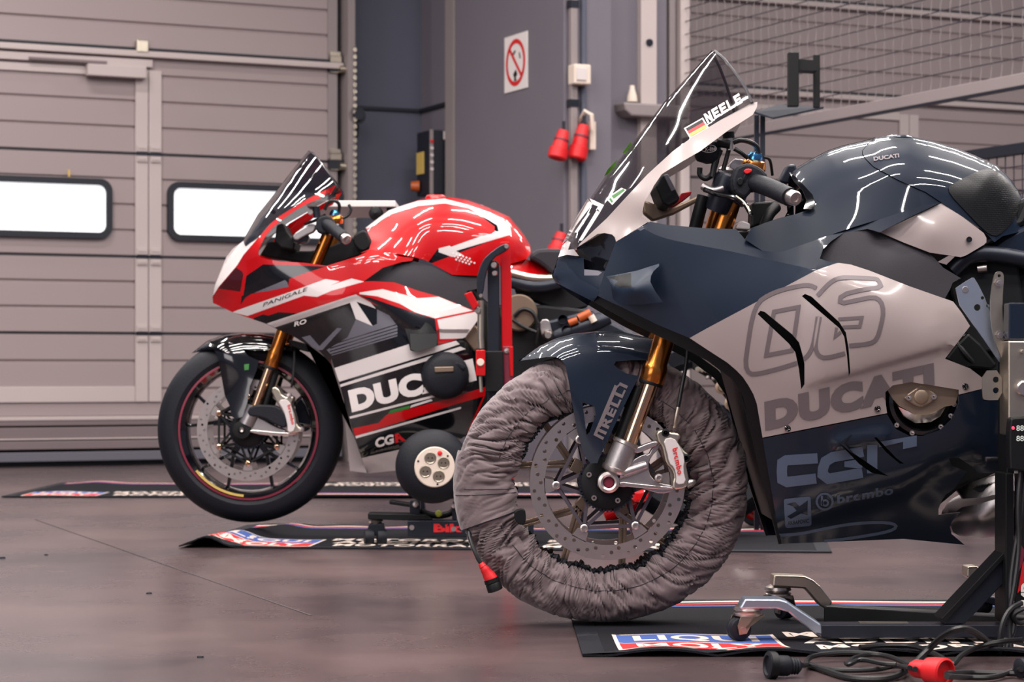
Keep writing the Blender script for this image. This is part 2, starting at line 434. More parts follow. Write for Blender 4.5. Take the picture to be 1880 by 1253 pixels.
# ================================================================== ROOM
TH = math.atan(.4675); CT, ST = math.cos(TH), math.sin(TH); OY = 14.03
def wl(s, d, z): return Vector((s*CT+d*ST, OY+s*ST-d*CT, z))
WR = Matrix(((CT, ST, 0), (ST, -CT, 0), (0, 0, 1)))            # columns: along wall, out of wall, up
def wp(x, y, d=0):                                            # picture -> (s, z) on the plane d in front of the back wall
    k = (x-CX)/FPX; Y = (d-OY*CT)/(k*ST-CT); X = k*Y
    return X*CT+(Y-OY)*ST, CH-(y-HZ)*Y/FPX
def pp(x, y, s):                                              # picture -> (d, z) on a plane square to the back wall
    k = (x-CX)/FPX; Y = (s+OY*ST)/(k*CT+ST); X = k*Y
    return X*ST-(Y-OY)*CT, CH-(y-HZ)*Y/FPX
def wbox(mb, s0, s1, d0, d1, z0, z1, mi=0):
    return mb.box(wl((s0+s1)/2, (d0+d1)/2, (z0+z1)/2), (abs(s1-s0), abs(d1-d0), abs(z1-z0)), WR, mi)
mat('joint', (52, 42, 44), .6)
# floor
fl = MB(); fl.box((0, 8, -.05), (30, 26, .1)).build('floor', 'floor', smooth=False, kind='structure')
# saw-cut joint in the concrete, from the left door to the near red bike
j = MB(); a, b = Vector((-1.75, 8.2, .0006)), Vector((-.45, 5.0, .0006))
j.bar(a, b, .005, .001)
j.build('trim_1', 'joint', smooth=False, kind='structure')
# ceiling
ce = MB(); ce.box((0, 7, 5.2), (20, 17, .1)).build('ceiling', 'wall_dark', smooth=False, kind='structure')
# back wall
wb = MB(); wbox(wb, -7, 9, -.35, -.12, 0, 5.15); wb.build('wall_back', 'wall_dark', smooth=False, kind='structure')
sC = wp(787, 300, 0)[0]
# partition wall running towards the camera, with its cover plate and end column
wpn = MB(); dE = pp(1052, 300, sC)[0]
wbox(wpn, sC, wp(1122, 300, dE)[0], -.12, dE, 0, 5.15); wpn.build('wall_partition', 'wall_grey', smooth=False, kind='structure')
d1 = pp(838, 300, sC)[0]
tr = MB(); wbox(tr, sC-.05, sC-.002, d1, dE-.01, 0, 5.1); tr.build('trim_2', 'wall_grey', smooth=False, bevel=.004, kind='structure')
tr = MB(); wbox(tr, sC-.065, sC-.052, d1-.02, d1+.10, 0, 5.1); tr.build('trim_3', 'rail_grey', smooth=False, kind='structure')
tr = MB(); z0 = pp(832, 335, sC)[1]; z1 = pp(832, 65, sC)[1]; wbox(tr, sC-.03, sC-.001, d1-.07, d1-.022, z0, z1); tr.build('trim_4', 'seal', smooth=False, kind='structure')
tr = MB()
s0, z0 = wp(655, 197, -.1); s1, _ = wp(787, 200, -.1); tr.bar(wl(s0, -.11, z0), wl(sC, -.11, z0), .02, .02); tr.bar(wl(sC-.01, -.11, z0), wl(sC-.01, d1-.07, z0), .02, .02)
tr.build('trim_5', 'seal', smooth=False, kind='structure')
# column end steps
u1 = wp(1122, 300, dE)[0]; u2 = wp(1240, 300, dE)[0]
tr = MB(); wbox(tr, u1, u2, -.1, dE-.10, 0, 5.1); tr.build('trim_6', 'wall_grey', smooth=False, kind='structure')

def section(name, s0, s1, z0, z1, parent, d=0., n=4, m='door_panel'):
    """one sectional-door panel with its pressed horizontal grooves"""
    prof = [(z0+.004, d-.012), (z0+.010, d)]
    for i in range(1, n):
        z = z0+(z1-z0)*i/n; prof += [(z-.011, d), (z-.003, d-.013), (z+.003, d-.013), (z+.011, d)]
    prof += [(z1-.010, d), (z1-.004, d-.012)]
    vs = []; k = len(prof)
    for s in (s0, s1):
        for z, dd in prof: vs.append(wl(s, dd, z))
        vs += [wl(s, d-.05, z1-.004), wl(s, d-.05, z0+.004)]
    k += 2
    fs = [(i, (i+1) % k, (i+1) % k+k, i+k) for i in range(k)]+[tuple(range(k))[::-1], tuple(range(k, 2*k))]
    return link_mesh(name, vs, fs, m, None, parent, False)
ZS = [(.278, .763, 3), (.763, 1.211, 3), (1.211, 1.811, 4), (1.811, 2.42, 4), (2.42, 3.03, 4), (3.03, 3.64, 4), (3.64, 4.25, 4)]
def rrect(s0, s1, z0, z1, r, n=6):
    out = []
    for cx_, cz, a0 in ((s1-r, z1-r, 0), (s0+r, z1-r, 90), (s0+r, z0+r, 180), (s1-r, z0+r, 270)):
        for i in range(n+1):
            a = math.radians(a0+90*i/n); out.append((cx_+r*math.cos(a), cz+r*math.sin(a)))
    return out
def ring(mb, outer, inner, d0, d1, mi=0):
    n = len(outer); vs = []
    for l, d in ((outer, d1), (inner, d1), (outer, d0), (inner, d0)): vs += [wl(p[0], d, p[1]) for p in l]
    fs = []
    for i in range(n):
        k = (i+1) % n
        fs += [(i, k, n+k, n+i), (i, 2*n+i, 2*n+k, k), (n+i, n+k, 3*n+k, 3*n+i)]
    mb.add(vs, fs, mi)
def door(name, s0, s1, label_x, stile_s, leaf_left, windows, rails):
    root = bpy.data.objects.new(name, None); COL.objects.link(root); root.location = wl((s0+s1)/2, 0, 0); root['kind'] = 'structure'
    for z0, z1, n in ZS: section('door_panel', s0, s1, z0, z1, root, 0, n)
    b = MB(); wbox(b, s0, s1, -.07, -.045, .1, 4.3); b.build('seal', 'seal', root, False)
    # dark seam between sections
    for z0, z1, n in ZS[1:]:
        b = MB(); wbox(b, s0, s1, -.03, -.004, z0-.006, z0+.005); b.build('seam', 'seal', root, False)
    # foot of the door: stepped sill profiles and rubber
    for z0, z1, dd, m in ((.262, .284, .035, 'door_trim'), (.232, .262, .03, 'door_low'), (.16, .222, .05, 'door_low'), (.152, .16, .06, 'door_trim'), (.098, .145, .07, 'door_low'), (.03, .082, .09, 'grey_plastic'), (0, .03, .03, 'seal')):
        b = MB(); wbox(b, s0, s1, -.04, dd, z0, z1); b.build('sill', m, root, False, bevel=.003)
    for z, dd, h in rails:
        b = MB(); wbox(b, s0, s1+.03, .0, dd, z-h/2, z+h/2); b.build('rail', 'door_trim', root, False, bevel=.005)
        b = MB(); wbox(b, s0, s1, -.01, .012, z+h/2, z+h/2+.022); b.build('seam', 'seal', root, False)
    # wicket door frame
    for q in (0, 1):
        a0 = stile_s+(q*.081 if not leaf_left else -q*.081); w = .076
        for i, (z0, z1) in enumerate(((.365, .758), (.768, 1.206), (1.216, 1.806), (1.816, 2.30))):
            b = MB(); wbox(b, a0-w/2, a0+w/2, .002, .016, z0, z1); b.build('stile', 'door_trim', root, False, bevel=.003)
        for zz in (.763, 1.211, 1.811):
            for sg in (-1, 1):
                b = MB(); wbox(b, a0-.03, a0+.03, .016, .026, zz+sg*.03-.017, zz+sg*.03+.017)
                for kx in (-.016, 0, .016): b.cyl(wl(a0+kx, .024, zz+sg*.032), wl(a0+kx, .032, zz+sg*.032), .005, seg=8)
                b.build('hinge', 'door_trim', root, False)
            b = MB(); wbox(b, a0-.036, a0+.036, .0, .02, zz-.01, zz+.01); b.build('hinge_knuckle', 'dark_metal', root, False)
    e0, e1 = (s0, stile_s-.12) if leaf_left else (stile_s+.12, s1)
    if leaf_left:
        b = MB(); wbox(b, e0, e1, .002, .014, .365, .455); b.build('kick_rail', 'door_trim', root, False, bevel=.003)
        b = MB(); wbox(b, e0, e1, .002, .016, 2.255, 2.30); b.build('head_rail', 'door_trim', root, False, bevel=.003)
        b = MB(); wbox(b, e0, e1+.10, .0, .03, 2.315, 2.36); b.build('head_rail', 'door_trim', root, False, bevel=.003)
    else:
        b = MB(); wbox(b, s0+.35, stile_s-.04, .002, .018, 2.255, 2.31); b.build('head_rail', 'door_trim', root, False, bevel=.003)
    for (w0, w1) in windows:
        z0, z1 = 1.31, 1.655
        b = MB(); ring(b, rrect(w0, w1, z0, z1, .07), rrect(w0+.035, w1-.035, z0+.035, z1-.035, .045), -.01, .03)
        fr = b.build('window_frame', 'seal', root, True)
        P = rrect(w0+.03, w1-.03, z0+.03, z1-.03, .045); n = len(P)
        link_mesh('pane', [wl(p[0], .01, p[1]) for p in P]+[wl(p[0], .004, p[1]) for p in P], [tuple(range(n)), tuple(range(n, 2*n))[::-1]]+[(i, i+n, (i+1) % n+n, (i+1) % n) for i in range(n)], 'pane', None, fr, False)
    # end stile, rollers
    for sg, se in ((1, s1),):
        for i, (z0, z1, _) in enumerate(ZS):
            b = MB(); wbox(b, se-.06, se, .0, .012, z0+.02, z1-.02); b.build('end_stile', 'door_trim' if 0 else 'rail_grey', root, False)
        for zz in (.763, 1.211, 1.811, 2.40, 3.03):
            b = MB(); wbox(b, se-.05, se+.02, .012, .03, zz-.05, zz+.05); wbox(b, se-.055, se+.01, .01, .04, zz+.05, zz+.075); b.cyl(wl(se-.0, .05, zz-.03), wl(se+.09, .05, zz-.03), .022, seg=12)
            b.build('roller', 'zinc', root, True)
            b = MB(); wbox(b, se-.06, se+.05, .0, .034, zz-.045, zz+.012); b.build('roller_bracket', 'seal', root, False)
    return root
sL = -5.2; sR = wp(618, 300, 0)[0]
w1 = wp(206, 370, .02)[0]; w2 = wp(308, 370, .02)[0]; st = wp(284, 300, 0)[0]
D1 = door('door_1', sL, sR, 0, st, True, [(w1-1.1, w1), (w2, w2+1.1)], [(2.37+.02, .045, .036)])
b = MB(); sa, za = wp(157, 122, .02); sb, zb = wp(265, 150, .02); wbox(b, sa, sb, .015, .075, zb+.012, za+.012); b.build('door_closer', 'door_trim', D1, False, bevel=.006)
b = MB(); wbox(b, sa-.33, sa+.12, .03, .045, za+.02, za+.034); b.build('closer_arm', 'door_low', D1, False)
b = MB(); hs, hz = wp(258, 82, 0); wbox(b, hs-.035, hs+.035, .01, .05, hz-.05, hz+.02); b.build('latch', 'zinc', D1, False, bevel=.004)
b = MB(); ys, yz = wp(124, 319, 0); wbox(b, ys-.006, ys+.006, .03, .036, yz-.02, yz+.02); b.build('clip', 'yellow', D1, False)
s20 = wp(1268, 200, 0)[0]
D2 = door('door_2', s20, s20+4.4, 0, wp(1658, 300, 0)[0], False, [], [(2.39, .045, .036), (3.0, .045, .036)])
# guide rail at the right edge of the left door
g0, _ = wp(637, 300, .08); b = MB(); wbox(b, g0, g0+.045, -.1, .10, 0, 4.6); wbox(b, g0+.045, g0+.06, -.1, .02, 0, 4.6)
b.build('trim_7', 'rail_grey', smooth=False, kind='structure')
b = MB(); wbox(b, sR+.005, g0-.01, -.08, -.03, 0, 4.6); b.build('trim_8', 'seal', smooth=False, kind='structure')
# hoist chain hanging beside the guide rail
def chain(name, top, n, pitch, r, m, parent=None):
    b = MB()
    for i in range(n):
        c = top-Vector((0, 0, i*pitch)); ax = Vector((1, 0, 0)) if i % 2 else Vector((0, 1, 0))
        pts = [c+ax*math.cos(t)*pitch*.32+Vector((0, 0, 1))*math.sin(t)*pitch*.62 for t in [2*PI*k/8 for k in range(9)]]
        b.tube(pts, r, 5, caps=False)
    return b.build(name, m, parent, True, kind='stuff' if parent is not None else None)
cs, cz = wp(652, 85, .12)
t = thing('hoist_chain', 'steel pull chain hanging in front of the dark wall beside the left door rail', 'chain', wl(cs, .12, .75))
chain('chain_links', wl(cs, .12, cz), 88, .021, .0028, 'zinc', t)
b = MB(); bs, bz = wp(656, 212, .1); b.cyl(wl(bs, -.12, bz), wl(bs, .13, bz), .03); b.cyl(wl(bs, .05, bz), wl(bs, .10, bz), .055); wbox(b, bs-.04, bs+.04, -.12, .02, bz-.12, bz+.05); wbox(b, bs-.015, cs+.01, .09, .13, bz+.0, bz+.025)
b.build('chain_bracket', 'seal', t)
# no-smoking sign on the partition
def wface(mb, s, d0, d1, z0, z1, t_=.006, mi=0): return wbox(mb, s-t_, s, d0, d1, z0, z1, mi)
sF = sC-.05
d0, z1 = pp(928, 70, sF); d1s, _ = pp(970, 60, sF); _, z0 = pp(928, 172, sF)
sg = thing('no_smoking_sign', 'square white no smoking sign with a red ring on the grey partition wall', 'sign', wl(sF, (d0+d1s)/2, (z0+z1)/2))
b = MB(); wface(b, sF-.001, d0, d1s, z0, z1); b.build('plate', 'white_flat', sg, False, bevel=.001)
cd_, cz_ = (d0+d1s)/2, (z0+z1)/2; hw, hh = (d1s-d0)/2, (z1-z0)/2
def onsign(u, v): return wl(sF-.009, cd_+u*hw, cz_+v*hh)
def circ(r, n=32, cx_=0, cy_=0): return [(cx_+r*math.cos(2*PI*k/n), cy_+r*math.sin(2*PI*k/n)) for k in range(n)]
flat_loops('prohibition_ring', [circ(.84), circ(.68)], onsign, 'red_matte', sg)
flat_loops('prohibition_bar', stroke([(-.5, .5), (.5, -.5)], .14), onsign, 'red_matte', sg)
flat_loops('cigarette', stroke([(-.12, -.5), (.1, -.34)], .22)+stroke([(-.2, .3), (.0, .42)], .08)+stroke([(.35, .32), (.42, .1)], .07)+stroke([(-.1, -.75+.14), (.08, -.6)], .1), lambda u, v: wl(sF-.010, cd_+u*hw, cz_+v*hh), 'black', sg)
# conduit, socket box and hanging red plugs
cdx, _ = pp(1046, 300, sF)
kd = dE+.02
cs0, _ = wp(1052, 300, kd)
t = thing('cable_conduit', 'pale vertical cable conduit running up the partition corner', 'conduit', wl(cs0, kd, 0))
b = MB(); wbox(b, cs0-.02, cs0+.02, kd-.02, kd+.02, 0, 5.0); b.build('duct', 'rail_grey', t, False, bevel=.006)
for yy in (8, 190):
    z = wp(1052, yy, kd)[1]; b = MB(); wbox(b, cs0-.026, cs0+.026, kd-.025, kd+.024, z-.02, z+.02); b.build('clip', 'dark_metal', t, False)
b = MB(); c2, _ = wp(1071, 300, kd-.01); b.cyl(wl(c2, kd-.01, 0), wl(c2, kd-.01, 5.0), .017); b.build('dark_pipe', 'wall_dark', t)
a0, za = wp(1053, 117, kd+.06); a1, zb = wp(1084, 156, kd+.06)
t = thing('switch_box', 'small white switch box on the conduit above the hanging red plugs', 'switch', wl((a0+a1)/2, kd, zb))
b = MB(); wbox(b, a0, a1, kd-.01, kd+.07, zb, za); b.build('housing', 'cream_plastic', t, False, bevel=.008)
b = MB(); wbox(b, a0+.012, a1-.03, kd+.07, kd+.078, zb+.02, za-.02); b.build('rocker', 'white', t, False, bevel=.003)
def plug(x, y, x2, y2, d, label, hook=None):
    a = wl(*[(wp(x, y, d)[0], d, wp(x, y, d)[1])][0]); e = wl(*[(wp(x2, y2, d)[0], d, wp(x2, y2, d)[1])][0])
    t = thing('red_plug', label, 'plug', a, 'red plugs hanging on the partition corner')
    ax = (e-a); L = ax.length; b = MB(); b.lathe(a, ax, [(.001, 0), (.028, 0), (.032, L*.12), (.040, L*.5), (.042, L*.62), (.052, L*.64), (.052, L*.95), (.045, L), (.038, L*.97), (.02, L*.9)], 20); b.build('plug_body', 'red_matte', t)
    b = MB(); h = hook if hook is not None else a+Vector((0, 0, .05)); b.tube([a, a+Vector((0, 0, .03)), h], .009, 8); b.build('cord', 'seal', t)
    b = MB(); b.lathe(a, ax, [(.036, L*.3), (.040, L*.3), (.041, L*.36), (.038, L*.36)], 20); b.build('collar', 'red_line', t)
hk = Vector((0, 0, .07))
plug(1035, 240, 1022, 292, kd+.06, 'left red plug of the hanging pair beside the conduit')
plug(1072, 230, 1058, 293, kd+.05, 'right red plug of the hanging pair beside the conduit')
plug(1031, 428, 1020, 470, kd+.06, 'lower red plug hanging behind the windscreen tip of the navy motorcycle')
hs_, hz_ = wp(1071, 222, kd+.03); t = thing('wall_hook', 'pale curved hook holding the red plugs on the column', 'hook', wl(hs_, kd, hz_))
b = MB(); b.tube([wl(hs_, kd-.02, hz_), wl(hs_, kd+.05, hz_+.05), wl(hs_+.03, kd+.07, hz_+.03), wl(hs_+.04, kd+.06, hz_-.05)], .012, 8); wbox(b, hs_+.04, hs_+.075, kd, kd+.03, hz_-.15, hz_); b.build('hook', 'cream_plastic', t)
# strip and bracket on the column
a0, _ = wp(1174, 100, dE-.07); a1, _ = wp(1203, 100, dE-.07)
t = thing('steel_rail', 'pale vertical steel rail with a bracket on the column end', 'rail', wl((a0+a1)/2, dE-.08, 0))
b = MB(); wbox(b, a0, a1, dE-.1, dE-.05, 0, 5); b.build('rail_strip', 'door_trim', t, False, bevel=.004)
z = wp(1188, 78, dE-.05)[1]; b = MB(); b.cyl(wl((a0+a1)/2, dE-.05, z), wl((a0+a1)/2, dE-.04, z), .02, seg=12); b.build('bolt', 'dark_metal', t)
p0, q0 = wp(1142, 188, dE); p1, q1 = wp(1262, 219, dE)
b = MB(); P = [(p0, q0), (p1, q0), (p1, q1), (p0+.05, q1), (p0+.01, q1+.03)]
b.add([wl(p[0], dE+.02, p[1]) for p in P]+[wl(p[0], dE-.11, p[1]) for p in P], [tuple(range(5))[::-1], tuple(range(5, 10))]+[(i, (i+1) % 5, (i+1) % 5+5, i+5) for i in range(5)]); b.build('bracket_plate', 'rail_grey', t, False, bevel=.01)
b = MB(); q_, w_ = wp(1162, 187, dE-.03); b.lathe(wl(q_, dE-.04, w_), (0, 0, 1), [(.03, 0), (.028, .03), (.016, .07), (.014, .09)], 14); b.build('knob', 'cream_plastic', t)
# door control box in the corner
ds, dz = pp(790, 240, sC-.14)
t = thing('door_control_box', 'dark door control box with yellow label and indicator lamps in the corner', 'control box', wl(sC-.07, ds, dz-.4))
dA = ds; dB = ds+.0
d_a, zt = pp(765, 243, sC-.14); d_b, _ = pp(790, 240, sC-.14)
sB0 = sC-.14; z_b = pp(790, 357, sB0)[1]; z_t = pp(790, 238, sB0)[1]
if d_b < d_a: d_a, d_b = d_b, d_a
b = MB(); wbox(b, sB0, sC-.001, d_a, d_b, z_b, z_t); b.build('housing', 'seal', t, False, bevel=.006)
b = MB(); wbox(b, sB0-.006, sB0, d_a+.01, d_a+(d_b-d_a)*.55, z_b+(z_t-z_b)*.34, z_b+(z_t-z_b)*.68); b.build('yellow_label', 'yellow', t, False)
b = MB(); wbox(b, sC-.055, sC-.01, d_b, d_b+.003, z_t-.055, z_t-.005); b.build('white_sticker', 'white_flat', t, False)
b = MB(); wbox(b, sB0-.004, sB0+.018, d_b-.002, d_b+.004, z_b, z_t); b.build('lamp_strip', 'rail_grey', t, False)
for k in range(5):
    z = z_t-.07-.03*k*1.4; b = MB(); b.cyl(wl(sB0+.007, d_b+.003, z), wl(sB0+.007, d_b+.012, z), .010, seg=12); b.build('indicator_lamp', 'white' if k else 'red_matte', t)
b = MB(); b.cyl(wl(sB0-.003, d_a+.05, z_b+.06), wl(sB0-.05, d_a+.03, z_b+.06), .035, .028, 14); b.build('stop_button', 'orange', t)
# ------------------------------------------------------------------ mesh partition on the right
sW = wp(1255, 300, dE-.15)[0]
fd0 = pp(1255, 200, sW)[0]; fd1 = fd0+3.6
zr = pp(1880, 158, sW)[1]
fz1 = 3.4
t = thing('mesh_partition', 'grey wire mesh partition hanging above the navy motorcycle on the right', 'fence', wl(sW, fd0, 0))
b = MB(); wbox(b, sW-.03, sW+.03, fd0-.05, fd0+.02, 0, 3.6); b.build('post', 'door_trim', t, False, bevel=.004)
b = MB(); wbox(b, sW-.09, sW-.05, fd0-.05, fd0+.0, 0, 3.6); b.build('post', 'rail_grey', t, False, bevel=.004)
b = MB(); wbox(b, sW-.02, sW+.02, fd0, fd1, zr, zr+.055); b.build('bottom_rail', 'rail_grey', t, False, bevel=.003)
b = MB(); wbox(b, sW-.025, sW+.0, fd0, fd1, zr-.012, zr); b.build('rail_edge', 'dark_metal', t, False)
b = MB()
n = int((fz1-zr)/.072)
for i in range(1, n): b.bar(wl(sW, fd0, zr+.055+.072*i), wl(sW, fd1, zr+.055+.072*i), .0042, .0042)
b.build('horizontal_wires', 'mesh_wire', t, False, kind='stuff')
b = MB(); n = int((fd1-fd0)/.075)
for i in range(n):
    d = fd0+.075*i
    for k in range(28):                              # crimped verticals: short offset bars
        z = zr+.05+.06*k; o_ = .004 if k % 2 else -.004
        b.bar(wl(sW+o_, d, z), wl(sW-o_, d, z+.06), .0026, .0026)
b.build('vertical_wires', 'mesh_pale', t, False, kind='stuff')
t = thing('low_mesh_fence', 'low grey mesh fence with a dark top band behind the navy fuel tank', 'fence', wl(sW, fd0+2.6, 0))
dq0, zq = pp(1770, 280, sW); dq1, _ = pp(1960, 262, sW); zt = pp(1880, 262, sW)[1]
b = MB(); wbox(b, sW-.02, sW+.02, dq0, dq0+1.6, zt-.05, zt); b.build('top_band', 'dark_metal', t, False, bevel=.003)
b = MB(); wbox(b, sW-.02, sW+.02, dq0-.02, dq0+.02, 0, zt); b.build('post', 'dark_metal', t, False, bevel=.003)
b = MB()
for i in range(20): b.bar(wl(sW, dq0, zt-.1-.06*i), wl(sW, dq0+1.6, zt-.1-.06*i), .005, .005)
for i in range(24): b.bar(wl(sW, dq0+.06*i, 0), wl(sW, dq0+.06*i, zt-.05), .005, .005)
b.build('wire_grid', 'mesh_wire', t, False, kind='stuff')
# ------------------------------------------------------------------ trolley with an upright bracket behind the windscreen
Yt = 7.6
t = thing('tool_trolley_frame', 'black steel rack with an upright H shaped holder behind the windscreen', 'rack', U(1440, 680, Yt)-Vector((0, 0, CH)))
b = MB(); b.bar(U(1456, 97, Yt), U(1456, 196, Yt), .036, .036); b.build('post', 'black', t, False, bevel=.002)
b = MB(); b.bar(U(1499, 101, Yt+.1), U(1499, 198, Yt+.1), .022, .022); b.build('post', 'black', t, False, bevel=.002)
b = MB(); b.prism([(1458, 108), (1500, 111), (1500, 130), (1458, 128)], Yt, Yt+.08); b.build('crossbar', 'black', t, False)
b = MB(); b.add([U(1385, 205, Yt-.1), U(1430, 192, Yt+.35), U(1512, 196, Yt+.35), U(1420, 216, Yt-.1), U(1385, 209, Yt-.1), U(1430, 196, Yt+.35), U(1512, 200, Yt+.35), U(1420, 219, Yt-.1)], [(0, 3, 2, 1), (4, 5, 6, 7), (0, 4, 7, 3), (1, 2, 6, 5), (0, 1, 5, 4), (3, 7, 6, 2)]); b.build('shelf', 'dark_metal', t, False)
for x in (1389, 1400):
    b = MB(); p = U(x, 212, Yt); b.bar(p, Vector((p.x, p.y, 0.0)), .016, .016); b.build('leg', 'dark_metal', t, False)
# ================================================================== NAVY MOTORCYCLE
YA = 4.82
class Bike:
    """builders bound to one motorcycle's centre plane; w is the distance from that plane towards the viewer"""
    def __init__(s, Yc, root): s.Y = Yc; s.r = root
    def P(s, x, y, w): return U(x, y, s.Y-w)
    def panel(s, name, outline, wf, mats, parent=None, **k): return panel(name, parent or s.r, s.Y, outline, wf, mats, **k)
    def decal(s, name, parent, wf, loops, m, **k): return decal(name, parent, s.Y, wf, loops, m, **k)
    def cyl(s, name, a, b, r, m, r2=None, seg=24, parent=None, **k):
        return MB().cyl(s.P(*a), s.P(*b), r, r2, seg).build(name, m, parent or s.r, **k)
    def tube(s, name, pts, r, m, seg=10, parent=None, sm=2, **k):
        P = [tuple(s.P(*p)) for p in pts]
        for _ in range(sm):
            o = [P[0]]
            for a, b in zip(P, P[1:]): o += [tuple(a[i]*.75+b[i]*.25 for i in range(3)), tuple(a[i]*.25+b[i]*.75 for i in range(3))]
            P = o+[P[-1]]
        return MB().tube(P, r, seg).build(name, m, parent or s.r, **k)
    def prism(s, name, poly, w1, w0, m, parent=None, bevel=.003, **k):
        return MB().prism(poly, s.Y-w1, s.Y-w0).build(name, m, parent or s.r, False, bevel=bevel, **k)
    def lathe(s, name, c, prof, m, parent=None, axis=(0, -1, 0), seg=40, **k):
        return MB().lathe(s.P(*c) if len(c) == 3 and not isinstance(c, Vector) else c, axis, prof, seg).build(name, m, parent or s.r, **k)
def extrude_loops(name, loops, f3, t_vec, m, parent, step=1e9, **k):
    """flat plate with holes: loops in local 2-D, f3 maps to world, t_vec is its thickness"""
    q, tri = triangulate(loops, step)
    used = np.unique(tri); rm = -np.ones(len(q), int); rm[used] = np.arange(len(used)); q = q[used]; tri = rm[tri]
    n = len(q); V = [f3(p[0], p[1]) for p in q]; V += [v+t_vec for v in V]
    ec = set((int(t[i]), int(t[(i+1) % 3])) for t in tri for i in range(3))
    fs = [tuple(int(i) for i in t) for t in tri]+[tuple(int(i)+n for i in t[::-1]) for t in tri]
    fs += [(a, a+n, b+n, b) for a, b in ec if (b, a) not in ec]
    o = link_mesh(name, V, fs, m, None, parent, True, 30, **k)
    import bmesh
    bm = bmesh.new(); bm.from_mesh(o.data); bmesh.ops.recalc_face_normals(bm, faces=bm.faces); bm.to_mesh(o.data); bm.free()
    o.data.set_sharp_from_angle(angle=math.radians(30))
    return o
def ang(c, r, a): return (c[0]+r*math.cos(math.radians(a)), c[1]+r*math.sin(math.radians(a)))

NB = thing('motorcycle', 'navy and cream race motorcycle with number 06, front wheel raised over the mat', 'motorcycle', (U(1500, 680, YA).x, YA, 0))
B = Bike(YA, NB)
# ---------------------------------------------------------------- windscreen
lead = [(1306.7, 92), (1268, 134), (1218, 189), (1157.5, 268), (1110.6, 325), (1082, 367), (1050, 422), (1030, 462)]
railU = [(1381, 189), (1325, 219), (1268, 254), (1235, 278), (1188, 321), (1147, 365), (1115, 400), (1085, 428), (1064, 448), (1059, 455)]
railW = tps([(1381, 189, .17), (1268, 254, .165), (1188, 321, .155), (1115, 400, .12), (1064, 448, .085), (1030, 462, .05)])
def wscreen(q):
    a = dist(q, lead); b = dist(q, railU); t = a/np.maximum(a+b, 1e-6)
    return railW(q)*np.sqrt(np.clip(1-(1-t)**1.55, 0, 1))
trail = [(1381, 189), (1369, 162), (1348.6, 132), (1330, 109), (1313, 94)]
scr = B.panel('windscreen', lead+[(1045, 460)]+railU[::-1]+trail[1:], wscreen, ['clear', 'black_gloss'], body='shell', th=.003, step=8, rings=[lead], label='clear smoked double-bubble windscreen')
for sg in (1, -1):
    tp = [lift(np.array([p]), wscreen(np.array([p])), YA)[0] for p in resamp(trail, 8, False)]
    tp = [Vector(p) for p in tp]
    if sg < 0: tp = [Vector((p.x, 2*YA-p.y, p.z)) for p in tp]
    MB().tube(tp, .0035, 6).build('edge_strip', 'edge_dark', scr)
GL = {'N': [(0, 0), (.3, 0), (.3, .55), (.68, 0), (1, 0), (1, 1), (.7, 1), (.7, .45), (.32, 1), (0, 1)],
      'E': [(0, 0), (1, 0), (1, .25), (.32, .25), (.32, .385), (.92, .385), (.92, .615), (.32, .615), (.32, .75), (1, .75), (1, 1), (0, 1)],
      'L': [(0, 0), (1, 0), (1, .25), (.32, .25), (.32, 1), (0, 1)]}
block = [[((k_+p[0]*.82)/4.82, p[1]) for p in GL[ch]] for k_, ch in enumerate('NEELE')]
B.decal('name_lettering', scr, wscreen, place_text(block, (1299, 227), (65, -39), (-7.5, -17)), 'white_flat', step=9)
fl_o = (1259, 236); fx = (30, -17); fy = (9, 15)
def fq(u0, u1, v0, v1): return [[(fl_o[0]+u*fx[0]+v*fy[0], fl_o[1]+u*fx[1]+v*fy[1]) for u, v in ((u0, v0), (u1, v0), (u1, v1), (u0, v1))]]
B.decal('flag_sticker', scr, wscreen, fq(-.08, 1.08, -.12, 1.12), 'white_flat', eps=.001)
for k, m_ in enumerate(('black', 'red_matte', 'yellow')): B.decal('flag_stripe', scr, wscreen, fq(0, 1, k/3, (k+1)/3), m_, eps=.002)
B.decal('green_mark', scr, wscreen, [zA(425, 600, 470, 540, 478, 552, 440, 602)], 'lime', eps=.002)
B.decal('green_mark', scr, wscreen, [zA(325, 728, 345, 690, 398, 635, 385, 670, 350, 712)], 'lime', eps=.002)
lab = B.decal('inspection_label', scr, wscreen, [zA(335, 850, 420, 790, 448, 802, 370, 885), ], 'white_flat', eps=.001)
B.decal('label_print', lab, wscreen, [zA(365, 835, 430, 795, 440, 803, 378, 850), zA(352, 852, 362, 845, 375, 866, 366, 873)], 'green', eps=.002)
B.decal('race_number', scr, wscreen, [zA(245, 848, 325, 885, 303, 925, 280, 912, 292, 893, 262, 880), zA(235, 850, 262, 880, 170, 1000, 130, 1070, 95, 1100, 150, 990), zA(163, 1035, 235, 930, 248, 932, 180, 1037), zA(185, 1080, 290, 905, 303, 925, 205, 1080),
        zA(75, 1170, 95, 1110, 125, 1078, 142, 1090, 128, 1130, 160, 1128, 188, 1165, 120, 1158)], 'white', eps=.0015, step=8)
